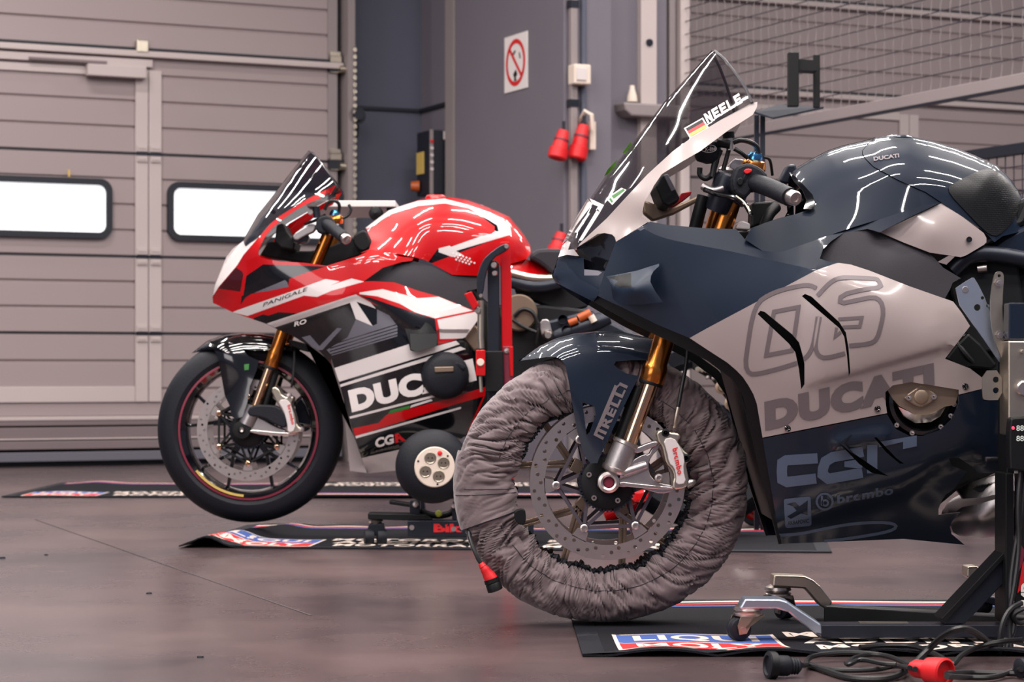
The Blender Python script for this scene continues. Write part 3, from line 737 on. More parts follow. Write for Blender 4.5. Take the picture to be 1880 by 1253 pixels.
# cream frame around the screen foot
frame_loop = [(1390.5, 187), (1390, 196), (1382, 211), (1335, 241), (1285, 278), (1240, 304), (1215, 320), (1198, 345), (1183, 372), (1178, 398), (1191, 407), (1131, 444), (1129, 436), (1124, 431), (1110, 428), (1097, 430), (1062, 453)]+[(x, y) for x, y in railU[::-1][1:]]
wfr0 = tps([(1390, 190, .172), (1268, 254, .168), (1285, 280, .19), (1188, 321, .158), (1200, 340, .19), (1115, 400, .122), (1130, 440, .17), (1064, 448, .087), (1190, 405, .2), (1178, 380, .19)])
frm = B.panel('nose_cover', frame_loop, wfr0, ['cream'], mirror=True, th=.006, step=9, label='cream cover under the windscreen')
# air duct mouth
B.panel('intake_mouth', [(1059, 455), (1107, 428), (1124, 431), (1131, 443), (1129, 450), (1110.6, 499), (1072.6, 495), (1071.5, 474), (1060, 472)], tps([(1059, 455, .06), (1124, 432, .145), (1110, 498, .14), (1072, 494, .075), (1095, 460, .09)]), 'black_gloss', mirror=True, th=.01)
nose_sil = [(1030, 462), (1022, 480), (1013, 507), (1019, 518.5)]
wnb = tps([(1013, 507, .02), (1030, 466, .03), (1060, 480, .075), (1096, 543, .165), (1110, 500, .155), (1040, 525, .07), (1089, 554, .15)])
wnose = lambda q: np.maximum(wnb(q), 0)*rnd(q, nose_sil, 40)
B.panel('nose_cone', [(1030, 462), (1045, 461), (1060, 473), (1071.5, 474), (1072.6, 494), (1111, 498), (1096, 545), (1089, 554), (1019, 518.5), (1013, 507), (1022, 480)], wnose, ['navy', 'grey_plastic'], regions=[(zD(325, 425, 440, 435, 470, 450, 440, 475, 325, 475), 1)], body='shell', rings=[nose_sil])
# ---------------------------------------------------------------- side fairing
C1 = [(1183, 420), (1201, 431), (1237, 442.5), (1335, 460), (1420, 479), (1499, 496), (1560, 519), (1613, 539), (1660, 565), (1700, 600), (1760, 640)]
C1 = smooth_loop(C1, 3, False)
side = tps([(1131, 444, .185), (1096, 543, .165), (1194, 430, .225), (1208, 597, .2), (1300, 643, .225), (1335, 470, .25), (1300, 550, .245), (1400, 804, .20), (1374, 708, .225), (1450, 700, .25), (1420, 500, .262), (1500, 600, .275),
            (1628, 759, .225), (1640, 690, .25), (1620, 560, .275), (1700, 620, .265), (1750, 554, .24), (1806, 700, .235), (1550, 720, .25), (1434, 999, .14), (1560, 900, .19), (1540, 995, .12), (1700, 860, .2), (1770, 1000, .09), (1850, 800, .22), (1659, 990, .10), (1727, 372, .165)])
def wside(q):
    d = sdist(q, C1); w = side(q)-np.clip(d, 0, 200)*.00075*np.clip((1660-q[:, 0])/150, 0, 1)
    # raised deflector lip round the number panel
    w += np.clip((q[:, 0]-1468)/45, 0, 1)*.010/(1+np.exp(-(dist(q, [(1476, 712), (1560, 690), (1680, 655), (1735, 640)])*np.sign(np.interp(q[:, 0], [1400, 1476, 1560, 1680, 1735], [732, 712, 690, 655, 640])-q[:, 1]))/3.0))
    g = dist(q, [(1541, 815), (1600, 803), (1620, 803)]); w += .010*np.exp(-(g/14)**2)                                     # bulge above the lower vents
    k = sdist(q, [(1430, 975), (1560, 935), (1660, 905), (1720, 860), (1790, 840)]); w += -.02*(1/(1+np.exp(k/7.0))) + .0   # crease of the belly pan
    return w
slot1 = pxl(1391, 577, 1396, 571, 1404, 573, 1454, 614, 1467, 629, 1473, 650, 1477, 668, 1477, 706, 1471, 715, 1466.6, 677, 1460, 647, 1448, 631)
slot2 = pxl(1472, 544, 1478, 540, 1490, 545, 1541, 592, 1553, 611, 1558, 640, 1561, 684, 1558.5, 691, 1555, 653, 1550, 619, 1541, 603)
slot3 = pxl(1541, 814.5, 1546, 810, 1566, 832, 1619, 868, 1632, 875, 1601, 869, 1577, 852)
slot4 = pxl(1605, 804, 1609, 803, 1625, 820, 1646, 842, 1660, 852, 1652, 852, 1627, 831)
C2r = [(1727, 372), (1690, 378), (1640, 395), (1558, 420), (1480, 447), (1435, 463)]
lipl = [(1484, 710), (1560, 690), (1622, 672), (1680, 655), (1722, 643)]
side_loop = [(1194, 407), (1131, 445), (1110.6, 498), (1096, 543), (1134, 561), (1208, 597), (1266, 621), (1300, 643.5), (1335, 666), (1352, 680.5), (1364, 693), (1374, 708), (1383, 724), (1389.5, 742), (1400, 804), (1628.6, 759), (1626, 740), (1625.5, 720.6), (1639, 708), (1673, 702), (1760, 716), (1760, 725), (1806, 713.5), (1806, 696), (1781, 677), (1735, 659),
             (1781, 599), (1766, 575), (1750, 554), (1670, 526), (1596, 497), (1562, 486), (1519, 480), (1505, 475), (1511, 458), (1526, 443), (1549, 428), (1593, 420.5), (1615, 427), (1660, 404)]+C2r+[(1400, 461), (1368, 440), (1352, 421), (1290, 419), (1223, 413)]
cream_reg = [(1266, 621), (1300, 602), (1497, 497), (1534, 484), (1562, 480), (1680, 520), (1790, 560), (1830, 700), (1830, 715), (1628, 765), (1395, 810), (1385, 742), (1370, 708), (1350, 683), (1298, 646)]
sidep = B.panel('side_fairing', side_loop, wside, ['navy_satin', 'cream', 'navy'], regions=[([(1150, 380), (1183, 420), *[p for p in C1 if 1190 < p[0] < 1499], (1499, 496), (1534, 484), (1620, 440), (1760, 380), (1700, 340)], 2), (cream_reg, 1)], holes=[slot1, slot2], th=.006, step=10, mirror=True, lines=[[(x, y+k) for x, y in C1 if 1203 < x < 1497] for k in (-3.5, 0, 3.5)]+[[(x, y+k) for x, y in lipl] for k in (-7, -3.5, 0, 3.5, 7)], angle=28)
covcut = [(1630, 770), (1626, 740), (1625.5, 720), (1639, 707.5), (1673, 701.5), (1762, 715.5), (1762, 770)]
# number 06 and maker's lettering
six = []     # strokes of the outlined digits
six += stroke(smooth_loop(zE(530, 605, 420, 640, 300, 670, 245, 672, 220, 620, 235, 500, 262, 330, 300, 240, 360, 200, 440, 168, 560, 142, 610, 142, 645, 160), 1, False), 25*.3085)
six += stroke(smooth_loop(zE(652, 330, 640, 420, 622, 510, 595, 560, 560, 590), 1, False), 25*.3085)
six += stroke(zE(392, 300, 538, 272, 500, 530, 345, 560), 24*.3085, True)
six += stroke(smooth_loop(zE(650, 205, 700, 150, 740, 115, 790, 95, 870, 97, 990, 102, 1015, 112, 1033, 155, 930, 165, 790, 200, 783, 252, 880, 232, 985, 210, 1030, 235, 1045, 300, 1030, 380, 1005, 465, 960, 492, 840, 503), 1, False), 25*.3085)
six += stroke(smooth_loop(zE(815, 548, 700, 578, 655, 562, 636, 515, 645, 430, 664, 330), 1, False), 25*.3085)
six += stroke(zE(775, 345, 915, 335, 902, 388, 800, 392), 20*.3085)
six += stroke(zE(790, 420, 755, 450, 765, 395), 18*.3085)
B.decal('race_number', sidep, wside, six, 'decal_grey', step=9, cut=[slot1, slot2])
B.decal('maker_lettering', sidep, wside, place_text(text_loops('DUCATI', .075, 1.12), (1405, 792), (311, -72), (-2, -54)), 'decal_grey', step=6, cut=[covcut, slot1])
for x, y in ((1446, 787), (1611, 751), (1772, 710)): 
    p = np.array([(x, y)], float); w = float(wside(p)[0]); B.lathe('screw', (x, y, w), [(.0065, -.004), (.0065, .002), (.004, .004), (.001, .0015)], 'black_gloss', parent=sidep, seg=14)
# belly pan
belly_loop = [(1400, 806), (1628.6, 761), (1634, 770), (1645, 788), (1670, 801), (1695, 801), (1726, 790), (1747, 770), (1760, 742), (1760, 727), (1806, 715), (1862, 700), (1862, 870), (1795, 869), (1786, 858), (1760, 841), (1742, 842), (1748, 856), (1775, 866), (1752, 898), (1736, 909), (1729, 920), (1723, 935), (1723, 946), (1764, 941), (1748, 957), (1744, 968), (1747, 981), (1771, 1001), (1659, 990), (1540, 995), (1433, 999)]
bel = B.panel('belly_pan', belly_loop, wside, ['navy_belly', 'navy_satin'], holes=[slot3, slot4], th=.006, step=10, mirror=True)
g = stroke(zG(455, 308, 240, 322, 212, 340, 208, 400, 212, 455, 245, 472, 445, 448), 19)+stroke(zG(770, 262, 560, 300, 510, 330, 492, 380, 490, 420, 530, 450, 765, 408), 19)[:1]
g += stroke(zG(832, 412, 832, 215), 19)+[zG(875, 195, 1140, 150, 1140, 225, 1045, 245, 1045, 195, 880, 232)]+[zG(640, 330, 760, 312, 765, 372, 735, 378, 640, 368)]
for k_, l in enumerate(g): B.decal('team_lettering', bel, wside, [l], 'decal_blue', step=7, eps=.0012+.0002*k_, cut=[slot3, slot4])
B.decal('sponsor_lettering', bel, wside, place_text(text_loops('brembo', .035, 1.1), (1537, 926), (103, -17.5), (0, -17)), 'decal_blue', step=12)
B.decal('sponsor_roundel', bel, wside, [circ(16.5, 28, 1514, 921.5), circ(12.5, 28, 1514, 921.5)], 'decal_blue', step=12)
B.decal('sponsor_roundel', bel, wside, stroke([(1509, 911), (1509, 929)], 4)+[circ(7, 16, 1515, 924), circ(3.4, 16, 1515, 924)], 'decal_blue', step=12)
B.decal('exhaust_maker_badge', bel, wside, [zG(222, 604, 226, 592, 238, 588, 392, 572, 402, 574, 407, 584, 413, 760, 410, 770, 400, 776, 250, 790, 238, 788, 232, 778), zG(240, 625, 300, 610, 330, 640, 388, 598, 385, 700, 340, 690, 270, 728, 245, 710, 310, 670, 285, 640), ]+place_text(text_loops('AKRAPOVIC', .02), (1446, 965), (39, -4.5), (0, -7.5)), 'decal_blue', step=12)
B.decal('swoosh', bel, wside, stroke(smooth_loop(zG(190, 840, 330, 832, 480, 800, 640, 768, 800, 752, 940, 752, 1000, 770, 985, 800, 900, 825, 740, 852, 600, 872, 500, 880), 1, False), 5.5), 'decal_blue', step=14)
B.prism('vent_blade', slot3[:1]+zG(690, 140, 640, 200, 700, 280, 640, 230), .235, .21, 'black_gloss', bevel=0)
# black inner border of the fairing mouth
B.panel('fairing_lip', [(1089, 553), (1096, 543), (1134, 560), (1208, 596), (1266, 620), (1300, 642), (1352, 679), (1374, 706), (1390, 740), (1401, 804), (1435, 999), (1430, 1000), (1421, 965), (1398, 880), (1380, 800), (1366, 730), (1345, 697), (1300, 663), (1240, 632), (1156, 592)], lambda q: side(q)-.014, 'black', mirror=True, th=.012)
# engine and radiator mass between the panels
B.prism('engine', [(1300, 480), (1480, 470), (1720, 480), (1850, 520), (1850, 860), (1760, 900), (1700, 950), (1480, 960), (1415, 800), (1400, 720)], .10, -.10, 'skin_dark', bevel=.01)
B.prism('radiator', [(1335, 640), (1352, 632), (1440, 955), (1425, 960)], .15, -.15, 'black', bevel=.002)
# clutch side cover
c0 = (1693, 737)
cc = B.lathe('engine_cover', (1693, 737, .205), [(.0745, -.09), (.0745, .0), (.070, .010), (.062, .012), (.058, .004)], 'black_gloss', seg=56)
B.panel('cover_plate', zL(25, 770, 60, 742, 175, 730, 460, 775, 462, 800, 440, 870, 380, 880, 300, 925, 200, 930, 100, 875, 60, 830), lambda q: .222-.00025*dist(q, [c0])**1.1*0+0*q[:, 0], 'bronze', parent=cc, th=.02, step=12)
B.prism('diamond_flange', smooth_loop(zL(130, 820, 225, 752, 265, 760, 340, 815, 325, 840, 245, 885, 205, 880, 140, 840), 1), .232, .222, 'bronze', parent=cc)
B.lathe('cap', (1691.5, 729, .232), [(.0145, 0), (.0145, .002), (.013, .003), (.0005, .003)], 'bronze', parent=cc, seg=24)
for x, y in zL(158, 826, 310, 820): B.lathe('screw', (x, y, .232), [(.006, 0), (.006, .004), (.003, .004), (.001, .001)], 'steel', parent=cc, seg=12)
for x, y in zL(85, 992, 178, 1040, 412, 936, 352, 1002, 432, 866): B.lathe('screw', (x, y, .214), [(.0052, 0), (.0052, .005), (.003, .005), (.001, .002)], 'steel', parent=cc, seg=12)
B.panel('cover_bulge', zL(95, 880, 200, 930, 300, 925, 385, 880, 350, 940, 290, 975, 200, 980, 130, 940), tps([(1650, 748, .216), (1680, 762, .228), (1710, 762, .228), (1736, 748, .216), (1700, 776, .212), (1665, 770, .212)]), 'steel', parent=cc, th=.01)
# wing-shaped air outlet on the nose flank
ww = tps([(1113, 508, .215), (1136, 504, .20), (1210, 484, .235), (1199, 498, .25), (1194, 518, .262), (1217, 555, .27), (1179, 559, .245), (1143, 560, .22), (1125, 547, .205), (1122, 527, .215), (1160, 530, .255)])
wing = B.panel('air_winglet', [(1113, 508), (1136, 504), (1170, 497), (1194.5, 489), (1210, 484.5), (1210, 489), (1200, 498), (1195, 507), (1194, 518), (1203, 535), (1217, 555), (1179, 559), (1143, 560), (1131, 555), (1125, 547.5), (1122, 527), (1119, 517)], ww, ['navy_satin', 'black'], regions=[(zD(525, 490, 710, 452, 712, 570, 620, 572, 570, 555, 600, 520), 1)], th=.005, step=6, mirror=True)
# ---------------------------------------------------------------- tank and covers
silh = [(1452, 318), (1464.5, 307), (1490, 292), (1519, 277), (1546, 268), (1573, 262), (1593, 257), (1608, 251.8), (1635, 248.6), (1675, 251), (1712, 258.5), (1754, 271), (1791, 285.7), (1831, 304), (1855.5, 329), (1875, 358.7), (1895, 395)]
tb = tps([(1460, 330, .13), (1494, 380, .165), (1440, 450, .225), (1558, 420, .205), (1600, 320, .155), (1727, 372, .165), (1690, 376, .175), (1680, 270, .14), (1780, 340, .15), (1826, 440, .15), (1870, 390, .125), (1379, 420, .225)], .04)
def wtank(q): return np.maximum(tb(q), .0)*rnd(q, silh, 85, 2.2)
front_cover = [(1379, 419), (1406, 409), (1429, 401), (1462, 393), (1488, 384), (1496, 378), (1492, 358), (1470, 335), (1452, 318)]+silh[1:8]+[(1598, 258), (1591, 267), (1583, 277), (1583, 284), (1588, 292), (1603, 307), (1650, 332), (1700, 354), (1727, 372)]+C2r[1:]+[(1400, 461), (1368, 440)]
def wfc(q): return wtank(q)+.004*0
B.panel('tank_shroud', front_cover, wfc, 'navy', body='shell', th=.005, step=9, rings=[silh[:8]])
tank_loop = [(1606, 253)]+silh[8:]+[(1895, 420), (1840.6, 434), (1826, 445), (1806, 424), (1727, 371), (1700, 353), (1650, 331), (1604, 306), (1589, 291), (1584, 283), (1584, 277), (1592, 267)]
tk = B.panel('fuel_tank', tank_loop, lambda q: wtank(q)+.003, 'navy', body=True, step=9, rings=[silh[7:]])
B.panel('tank_grip', smooth_loop([(1741.7, 341), (1771, 326.5), (1806, 309), (1826, 311.7), (1850.5, 329), (1874, 356), (1870, 395), (1840.6, 428), (1826, 435), (1806, 423), (1770, 385), (1743, 356)], 1), lambda q: wtank(q)+.006, 'tank_grip', parent=tk, th=.004, step=8, mirror=False)
B.decal('maker_lettering', tk, lambda q: wtank(q)+.004, place_text(text_loops('DUCATI', .04), zC(745, 265)[0], (47, -6.5), (-1, -7.5)), 'decal_grey', step=14)
B.lathe('fuel_cap', U(1648, 252, YA), [(.0, .003), (.030, .002), (.036, -.002), (.036, -.02)], 'navy', parent=tk, axis=(0, 0, 1))
sc_loop = [(1615.5, 426.7), (1672, 400), (1729, 373), (1768, 399), (1806, 428), (1811, 437), (1811, 445), (1806, 450), (1774, 469), (1764, 472.5), (1707, 464), (1660, 446)]
tcv = B.panel('tank_side_cover', sc_loop, tps([(1615, 427, .19), (1729, 373, .165), (1810, 440, .16), (1764, 472, .172), (1707, 464, .188), (1715, 425, .19)]), 'cream', th=.005, step=9, mirror=True)
B.lathe('screw', (1779, 440, .172), [(.006, -.002), (.006, .003), (.001, .002)], 'black_gloss', parent=tcv, seg=14)
fc_loop = [(1505, 476), (1511, 458), (1526, 443), (1549, 428), (1593, 421), (1617, 428), (1707, 465), (1732, 492), (1764, 511), (1749, 519.5), (1744, 532), (1735, 548), (1670, 527), (1596, 498), (1562, 487), (1519, 481)]
B.panel('frame_cover', fc_loop, tps([(1505, 476, .215), (1550, 440, .21), (1600, 424, .195), (1617, 428, .185), (1707, 465, .18), (1640, 470, .21), (1764, 515, .17), (1744, 535, .19), (1670, 524, .22), (1562, 484, .228), (1590, 455, .215)]), 'black_matte', th=.005, step=10, mirror=True)
# dark nose of the tank by the grip
B.panel('tank_front_trim', [(1448, 316), (1453, 318), (1471, 335), (1492, 358), (1497, 378), (1490, 384), (1475, 384), (1481, 368), (1474, 350), (1458, 333)], lambda q: wtank(q)*.9+.03, 'black_gloss', mirror=True, step=8)
# frame tube, seat base and black parts behind the tank
B.tube('frame_tube', [(1749, 497, .13), (1779, 468, .14), (1816, 465, .14), (1900, 480, .13)], .018, 'dark_metal', 16)
B.prism('tail_section', [(1826, 446), (1842, 434), (1900, 405), (1900, 500), (1860, 490), (1800, 470)], .12, -.12, 'navy', bevel=.01)
B.prism('seat', [(1852, 425), (1868, 400), (1884, 362), (1930, 350), (1930, 420), (1885, 415)], .11, -.11, 'black', bevel=.02)
B.prism('frame_plate', [(1740, 500), (1800, 470), (1870, 480), (1880, 560), (1850, 640), (1800, 650), (1760, 600), (1745, 540)], .12, -.12, 'skin_dark', bevel=.006)
B.cyl('frame_bolt', (1795, 494, .13), (1812, 492, .135), .009, 'steel')
B.tube('hose', [(1745, 640, .13), (1770, 610, .14), (1790, 640, .14), (1805, 670, .13)], .006, 'cable')
B.tube('hose', [(1752, 625, .14), (1772, 652, .15), (1795, 676, .14)], .007, 'cable')
B.prism('cylinder_head', zL(375, 595, 440, 510, 520, 430, 600, 500, 700, 630, 660, 660, 540, 650, 480, 670, 420, 620), .15, .02, 'black', bevel=.006)
# exhaust
exw0 = tps([(1750, 930, .05), (1752, 965, .06), (1800, 930, .13), (1800, 965, .12), (1850, 930, .15), (1765, 985, .03), (1850, 985, .05), (1787, 893, .10), (1850, 872, .12)])
ex_s = [(1765, 986), (1800, 988), (1875, 984)]
B.panel('exhaust_collector', [(1744, 962), (1748, 945), (1766, 932), (1800, 925), (1870, 905), (1875, 984), (1800, 988), (1765, 986), (1750, 978)], lambda q: exw0(q)*rnd(q, ex_s, 35), 'alu', body=True, step=8, rings=[ex_s])
B.panel('exhaust_pipe', zN(415, 185, 460, 155, 560, 120, 640, 98, 760, 80, 760, 180, 680, 195, 560, 225, 450, 232, 440, 215), lambda q: exw0(q)+.01*rnd(q, zN(415, 185, 560, 120, 760, 80), 20), 'alu', th=.02, step=7)
B.tube('spring', [(1793+i*1.4, 894-i*.3+(2.2 if i % 2 else -2.2), .135) for i in range(34)], .0012, 'dark_metal', 5, sm=0)
B.prism('exhaust_slot', zN(510, 180, 525, 165, 640, 140, 690, 140, 690, 172, 600, 190, 530, 192), .134, .12, 'black', bevel=0)
# ---------------------------------------------------------------- front end
ax0 = (1114.5, 886)
def Wc(w): p = U(1114.5, 886, YA-.06); return Vector((p.x, YA-w, p.z))
wheel = B.lathe('front_wheel', Wc(0), [(.232, -.055), (.24, -.062), (.246, -.055), (.238, -.03), (.222, -.02), (.220, 0), (.222, .02), (.238, .03), (.246, .055), (.24, .062), (.232, .055), (.215, .045), (.206, .03), (.204, 0), (.206, -.03), (.215, -.045)], 'bronze', seg=72, label='bronze multi-spoke rim under the tyre warmer')
mbt = MB().lathe(Wc(0), (0, -1, 0), [(.235, -.050), (.252, -.056), (.268, -.045), (.278, -.02), (.281, 0), (.278, .02), (.268, .045), (.252, .056), (.235, .050)], 72); mbt.build('tyre', 'rubber', wheel)
def spokes(parent, C, hub_r, joint_r, rim_r, pairs, m, t=.014, dep=.026, name='spoke', Rn=None):
    for a0, a1 in pairs:
        am = (a0+a1)/2; b = MB(); J = ang((C.x, C.z), joint_r, am); H = ang((C.x, C.z), hub_r, am)
        y = C.y
        b.bar((H[0], y, H[1]), (J[0], y, J[1]), dep*1.6, t*2.0, up=(0, 0, 1) if abs(math.sin(math.radians(am))) < .7 else (1, 0, 0))
        for a in (a0, a1):
            E_ = ang((C.x, C.z), rim_r, a); d = Vector((E_[0]-J[0], 0, E_[1]-J[1])).normalized(); n_ = Vector((-d.z, 0, d.x))
            for s_ in (-1, 1):
                P0 = Vector((J[0], y, J[1]))-d*.01; P1 = Vector((E_[0], y, E_[1]))
                b.add([P0+n_*s_*t*.62+Vector((0, k*dep/2, 0)) for k in (-1, 1)]+[P0+n_*s_*.0015+Vector((0, k*dep/2, 0)) for k in (-1, 1)]+[P1+n_*s_*t*.5+Vector((0, k*dep/2, 0)) for k in (-1, 1)]+[P1+n_*s_*.0015+Vector((0, k*dep/2, 0)) for k in (-1, 1)],
                      [(0, 1, 5, 4), (2, 6, 7, 3), (0, 4, 6, 2), (1, 3, 7, 5), (0, 2, 3, 1), (4, 5, 7, 6)])
            b.add([Vector((J[0], y+k*dep*.35, J[1]))-d*.01+n_*s_*t*.3 for s_ in (-1, 1) for k in (-1, 1)]+[Vector((E_[0], y+k*dep*.35, E_[1]))+n_*s_*t*.3 for s_ in (-1, 1) for k in (-1, 1)], [(0, 1, 3, 2), (4, 6, 7, 5), (0, 4, 5, 1), (2, 3, 7, 6), (0, 2, 6, 4), (1, 5, 7, 3)])
        b.build(name, m, parent, False, bevel=.001)
spokes(wheel, Wc(0), .03, .082, .212, ((135, 171), (207, 243), (279, 315), (351, 387), (63, 99)), 'bronze')
B.lathe('hub', Wc(0), [(.022, -.06), (.036, -.06), (.036, -.03), (.045, -.02), (.045, .02), (.036, .03), (.036, .06), (.022, .06)], 'bronze', parent=wheel, seg=36)
def brake_disc(parent_root, C, w_out, R0, R1, m='steel', holes=54, bob=3, hr=.0042, cm='carrier_grey', bm='steel', side=1):
    """floating disc: drilled ring, spider carrier, bobbins"""
    Y = C.y-w_out*side
    f3 = lambda x, z: Vector((C.x+x, Y, C.z+z))
    loops = [circ(R1, 96), circ(R0, 96)]
    for k in range(holes):
        a = 360*k/holes; r = R0+(R1-R0)*(.26, .72, .5)[k % 3] if holes > 40 else (R0+R1)/2
        loops.append(circ(hr, 8, *ang((0, 0), r, a)))
    o = extrude_loops('brake_disc', loops, f3, Vector((0, .0045*side, 0)), m, parent_root, label='drilled steel brake disc')
    hub = [circ(.062, 60), circ(.034, 40)]
    rb = R0-.024
    carr = [circ(.060, 60), circ(.034, 40)]
    cobj = extrude_loops('carrier', carr, lambda x, z: Vector((C.x+x, Y+.001*side, C.z+z)), Vector((0, .004*side, 0)), cm, o)
    for k in range(6):
        a = bob+60*k; p = ang((0, 0), rb, a); q = ang((0, 0), rb, a+60)
        for da in (-22, 22):
            h = ang((0, 0), .057, a+da)
            b = MB(); b.bar((C.x+p[0], Y+.003*side, C.z+p[1]), (C.x+h[0], Y+.003*side, C.z+h[1]), .004, .0075, up=(0, 1, 0)) if 0 else b.bar((C.x+p[0], Y+.003*side, C.z+p[1]), (C.x+h[0], Y+.003*side, C.z+h[1]), .0075, .004, up=(0, 1, 0))
            b.build('carrier_arm', cm, o, False)
        b = MB(); b.bar((C.x+p[0], Y+.003*side, C.z+p[1]), (C.x+q[0], Y+.003*side, C.z+q[1]), .007, .004, up=(0, 1, 0)); b.build('carrier_arm', cm, o, False)
        tabs = [ang((0, 0), R0+.002, a-7), ang((0, 0), R0+.002, a+7), ang((0, 0), rb+.006, a+6), ang((0, 0), rb+.002, a+3), ang((0, 0), rb+.002, a-3), ang((0, 0), rb+.006, a-6)]
        extrude_loops('disc_tab', [tabs], lambda x, z: Vector((C.x+x, Y, C.z+z)), Vector((0, .0045*side, 0)), m, o)
        pc = Vector((C.x+p[0], Y, C.z+p[1]))
        b = MB(); b.lathe(pc, (0, -side, 0), [(.0088, -.006), (.0088, .005), (.0062, .0065), (.0045, .0065), (.004, .002), (.0005, .002)], 16); b.build('bobbin', bm, o)
    return o
dA_ = brake_disc(NB, Wc(0), .075, .133, .165)
dB_ = brake_disc(NB, Wc(0), .075, .133, .165, side=-1)
# toothed sensor ring and hub flange
b = MB(); C_ = Wc(.078)
for k in range(48):
    a = 360*k/48; p = ang((C_.x, C_.z), .054, a); q = ang((C_.x, C_.z), .0625, a); b.bar((p[0], C_.y, p[1]), (q[0], C_.y, q[1]), .0042, .004, up=(0, 1, 0))
b.build('sensor_ring', 'dark_metal', wheel, False, kind='stuff')
B.lathe('hub_flange', Wc(.07), [(.056, 0), (.056, .012), (.05, .016), (.030, .016), (.022, .012)], 'skin_dark', parent=wheel, seg=48)
for k in range(5):
    p = ang((C_.x, C_.z), .043, 12+72*k); b = MB(); b.lathe(Vector((p[0], YA-.084, p[1])), (0, -1, 0), [(.0058, 0), (.0058, .006), (.003, .006), (.001, .002)], 12); b.build('screw', 'steel', wheel)
# forks
def fork(sg):
    S = lambda x, y: B.P(x, y, .10) if sg > 0 else (lambda p: Vector((p.x, 2*YA-p.y, p.z)))(B.P(x, y, .10))
    b = MB(); b.tube([S(1342, 368), (S(1325, 420)), S(1300, 480), S(1262, 540), S(1228, 600)], .0225, 28); b.build('fork_outer_tube', 'gold', NB)
    a, e = S(1228, 595), S(1195, 704); dv = e-a
    b = MB(); b.lathe(a, dv, [(.0215, 0), (.0225, dv.length*.0), (.0225, dv.length*.66), (.0255, dv.length*.72), (.0265, dv.length*.80), (.0265, dv.length*.97), (.024, dv.length)], 36); b.build('fork_lower_sleeve', 'gold', NB)
    b = MB(); b.lathe(e, dv, [(.0255, -.004), (.0265, 0), (.0255, .004), (.017, .004)], 36); b.build('fork_seal', 'black', NB)
    b = MB(); b.cyl(S(1196, 700), S(1152, 822), .0165, seg=32); b.build('fork_chrome_tube', 'gold_chrome', NB)
    off = Vector((-.016, .012*sg, 0)); b = MB(); b.cyl(S(1189, 712)+off, S(1148, 826)+off, .0155, seg=20); b.build('fork_guard', 'black', NB)
    return S
S_ = fork(-1); S_ = fork(1)
def at(x, y, w): return B.P(x, y, w)
ft = B.cyl('fork_foot', (1152, 812, .10), (1128, 868, .10), .0285, 'alu', seg=32)
b = MB(); a = at(1152, 812, .10); e = at(1128, 868, .10); dv = e-a
b.lathe(a, dv, [(.0285, -.002), (.031, 0), (.031, .006), (.0285, .008)], 32); b.lathe(e, dv, [(.0285, -.012), (.0305, -.01), (.0305, -.004), (.0285, 0), (.018, .004)], 32); b.build('clamp_ring', 'steel', ft)
B.lathe('axle', (1117.5, 886, .115), [(.009, -.25), (.012, -.02), (.0125, .004), (.0165, .006), (.0225, .004), (.0235, -.002), (.0235, -.03), (.0, -.03)], 'steel', seg=40)
B.lathe('axle_bore', (1117.5, 886, .116), [(.0005, .0), (.010, .0), (.0105, .004)], 'red_line', seg=24)
B.prism('caliper_bracket', smooth_loop(zI(840, 560, 870, 480, 960, 430, 990, 440, 1010, 400, 1050, 345, 1075, 360, 1060, 400, 1010, 450, 985, 520, 1010, 600, 1080, 640, 1160, 650, 1175, 690, 1080, 715, 990, 690, 900, 655, 790, 668, 760, 640, 790, 590), 1), .112, .088, 'alu', bevel=.005)
B.prism('bracket_arm', smooth_loop(zI(880, 385, 905, 390, 1000, 350, 1060, 340, 1060, 372, 1000, 395, 920, 430, 885, 425), 1), .12, .09, 'alu', bevel=.004)
B.prism('bracket_rib', smooth_loop(zI(790, 625, 900, 640, 1060, 655, 1165, 665, 1160, 680, 1060, 680, 900, 668, 790, 655), 1), .12, .11, 'steel', bevel=.002)
B.tube('bracket_web', [(1128+9, 886-14, .112), (1165, 862, .112), (1186, 855, .108)], .011, 'alu', 14)
cal = B.prism('brake_caliper', smooth_loop(zI(1040, 275, 1110, 258, 1135, 280, 1190, 285, 1212, 300, 1212, 325, 1190, 345, 1225, 395, 1275, 440, 1283, 480, 1250, 500, 1262, 560, 1275, 625, 1255, 672, 1165, 688, 1155, 645, 1168, 590, 1150, 540, 1110, 500, 1095, 430, 1085, 380, 1055, 345), 1), .128, .05, 'zinc', bevel=.006)
B.prism('caliper_face', smooth_loop(zI(1090, 330, 1165, 315, 1215, 390, 1245, 470, 1232, 540, 1255, 640, 1180, 650, 1185, 590, 1170, 530, 1135, 500, 1120, 420), 1), .134, .126, 'white', parent=cal, bevel=.002)
flat_loops('lettering', place_text(text_loops('brembo', .03, 1.12), zI(1155, 398)[0], (10, 48), (10, -3.5)), lambda x, y: at(x, y, .136), 'red_matte', cal)
b = MB(); a = at(*zI(1255, 645)[0], .115); e = at(*zI(1318, 622)[0], .115); b.tube([a, e*.6+a*.4, e], [.010, .0085, .003], 12); b.build('caliper_bolt', 'steel', cal)
for x, y in zI(1062, 600, 1108, 285, 1250, 462): B.lathe('bolt', (x, y, .128), [(.0085, -.02), (.0085, .004), (.005, .005), (.004, .0), (.0005, .0)], 'steel' if y > 850 else 'black', parent=cal, seg=16)
B.tube('brake_hose', [(1262, 610, .08), (1262, 660, .09), (1252, 710, .10), (1246, 745, .105), (1241, 760, .10)], .0042, 'cable', 8)
B.tube('hose_fitting', [(1245, 748, .105), (1240, 772, .105), (1238, 785, .10)], [.0046]*14+[.006]*0 if 0 else .0048, 'zinc', 10)
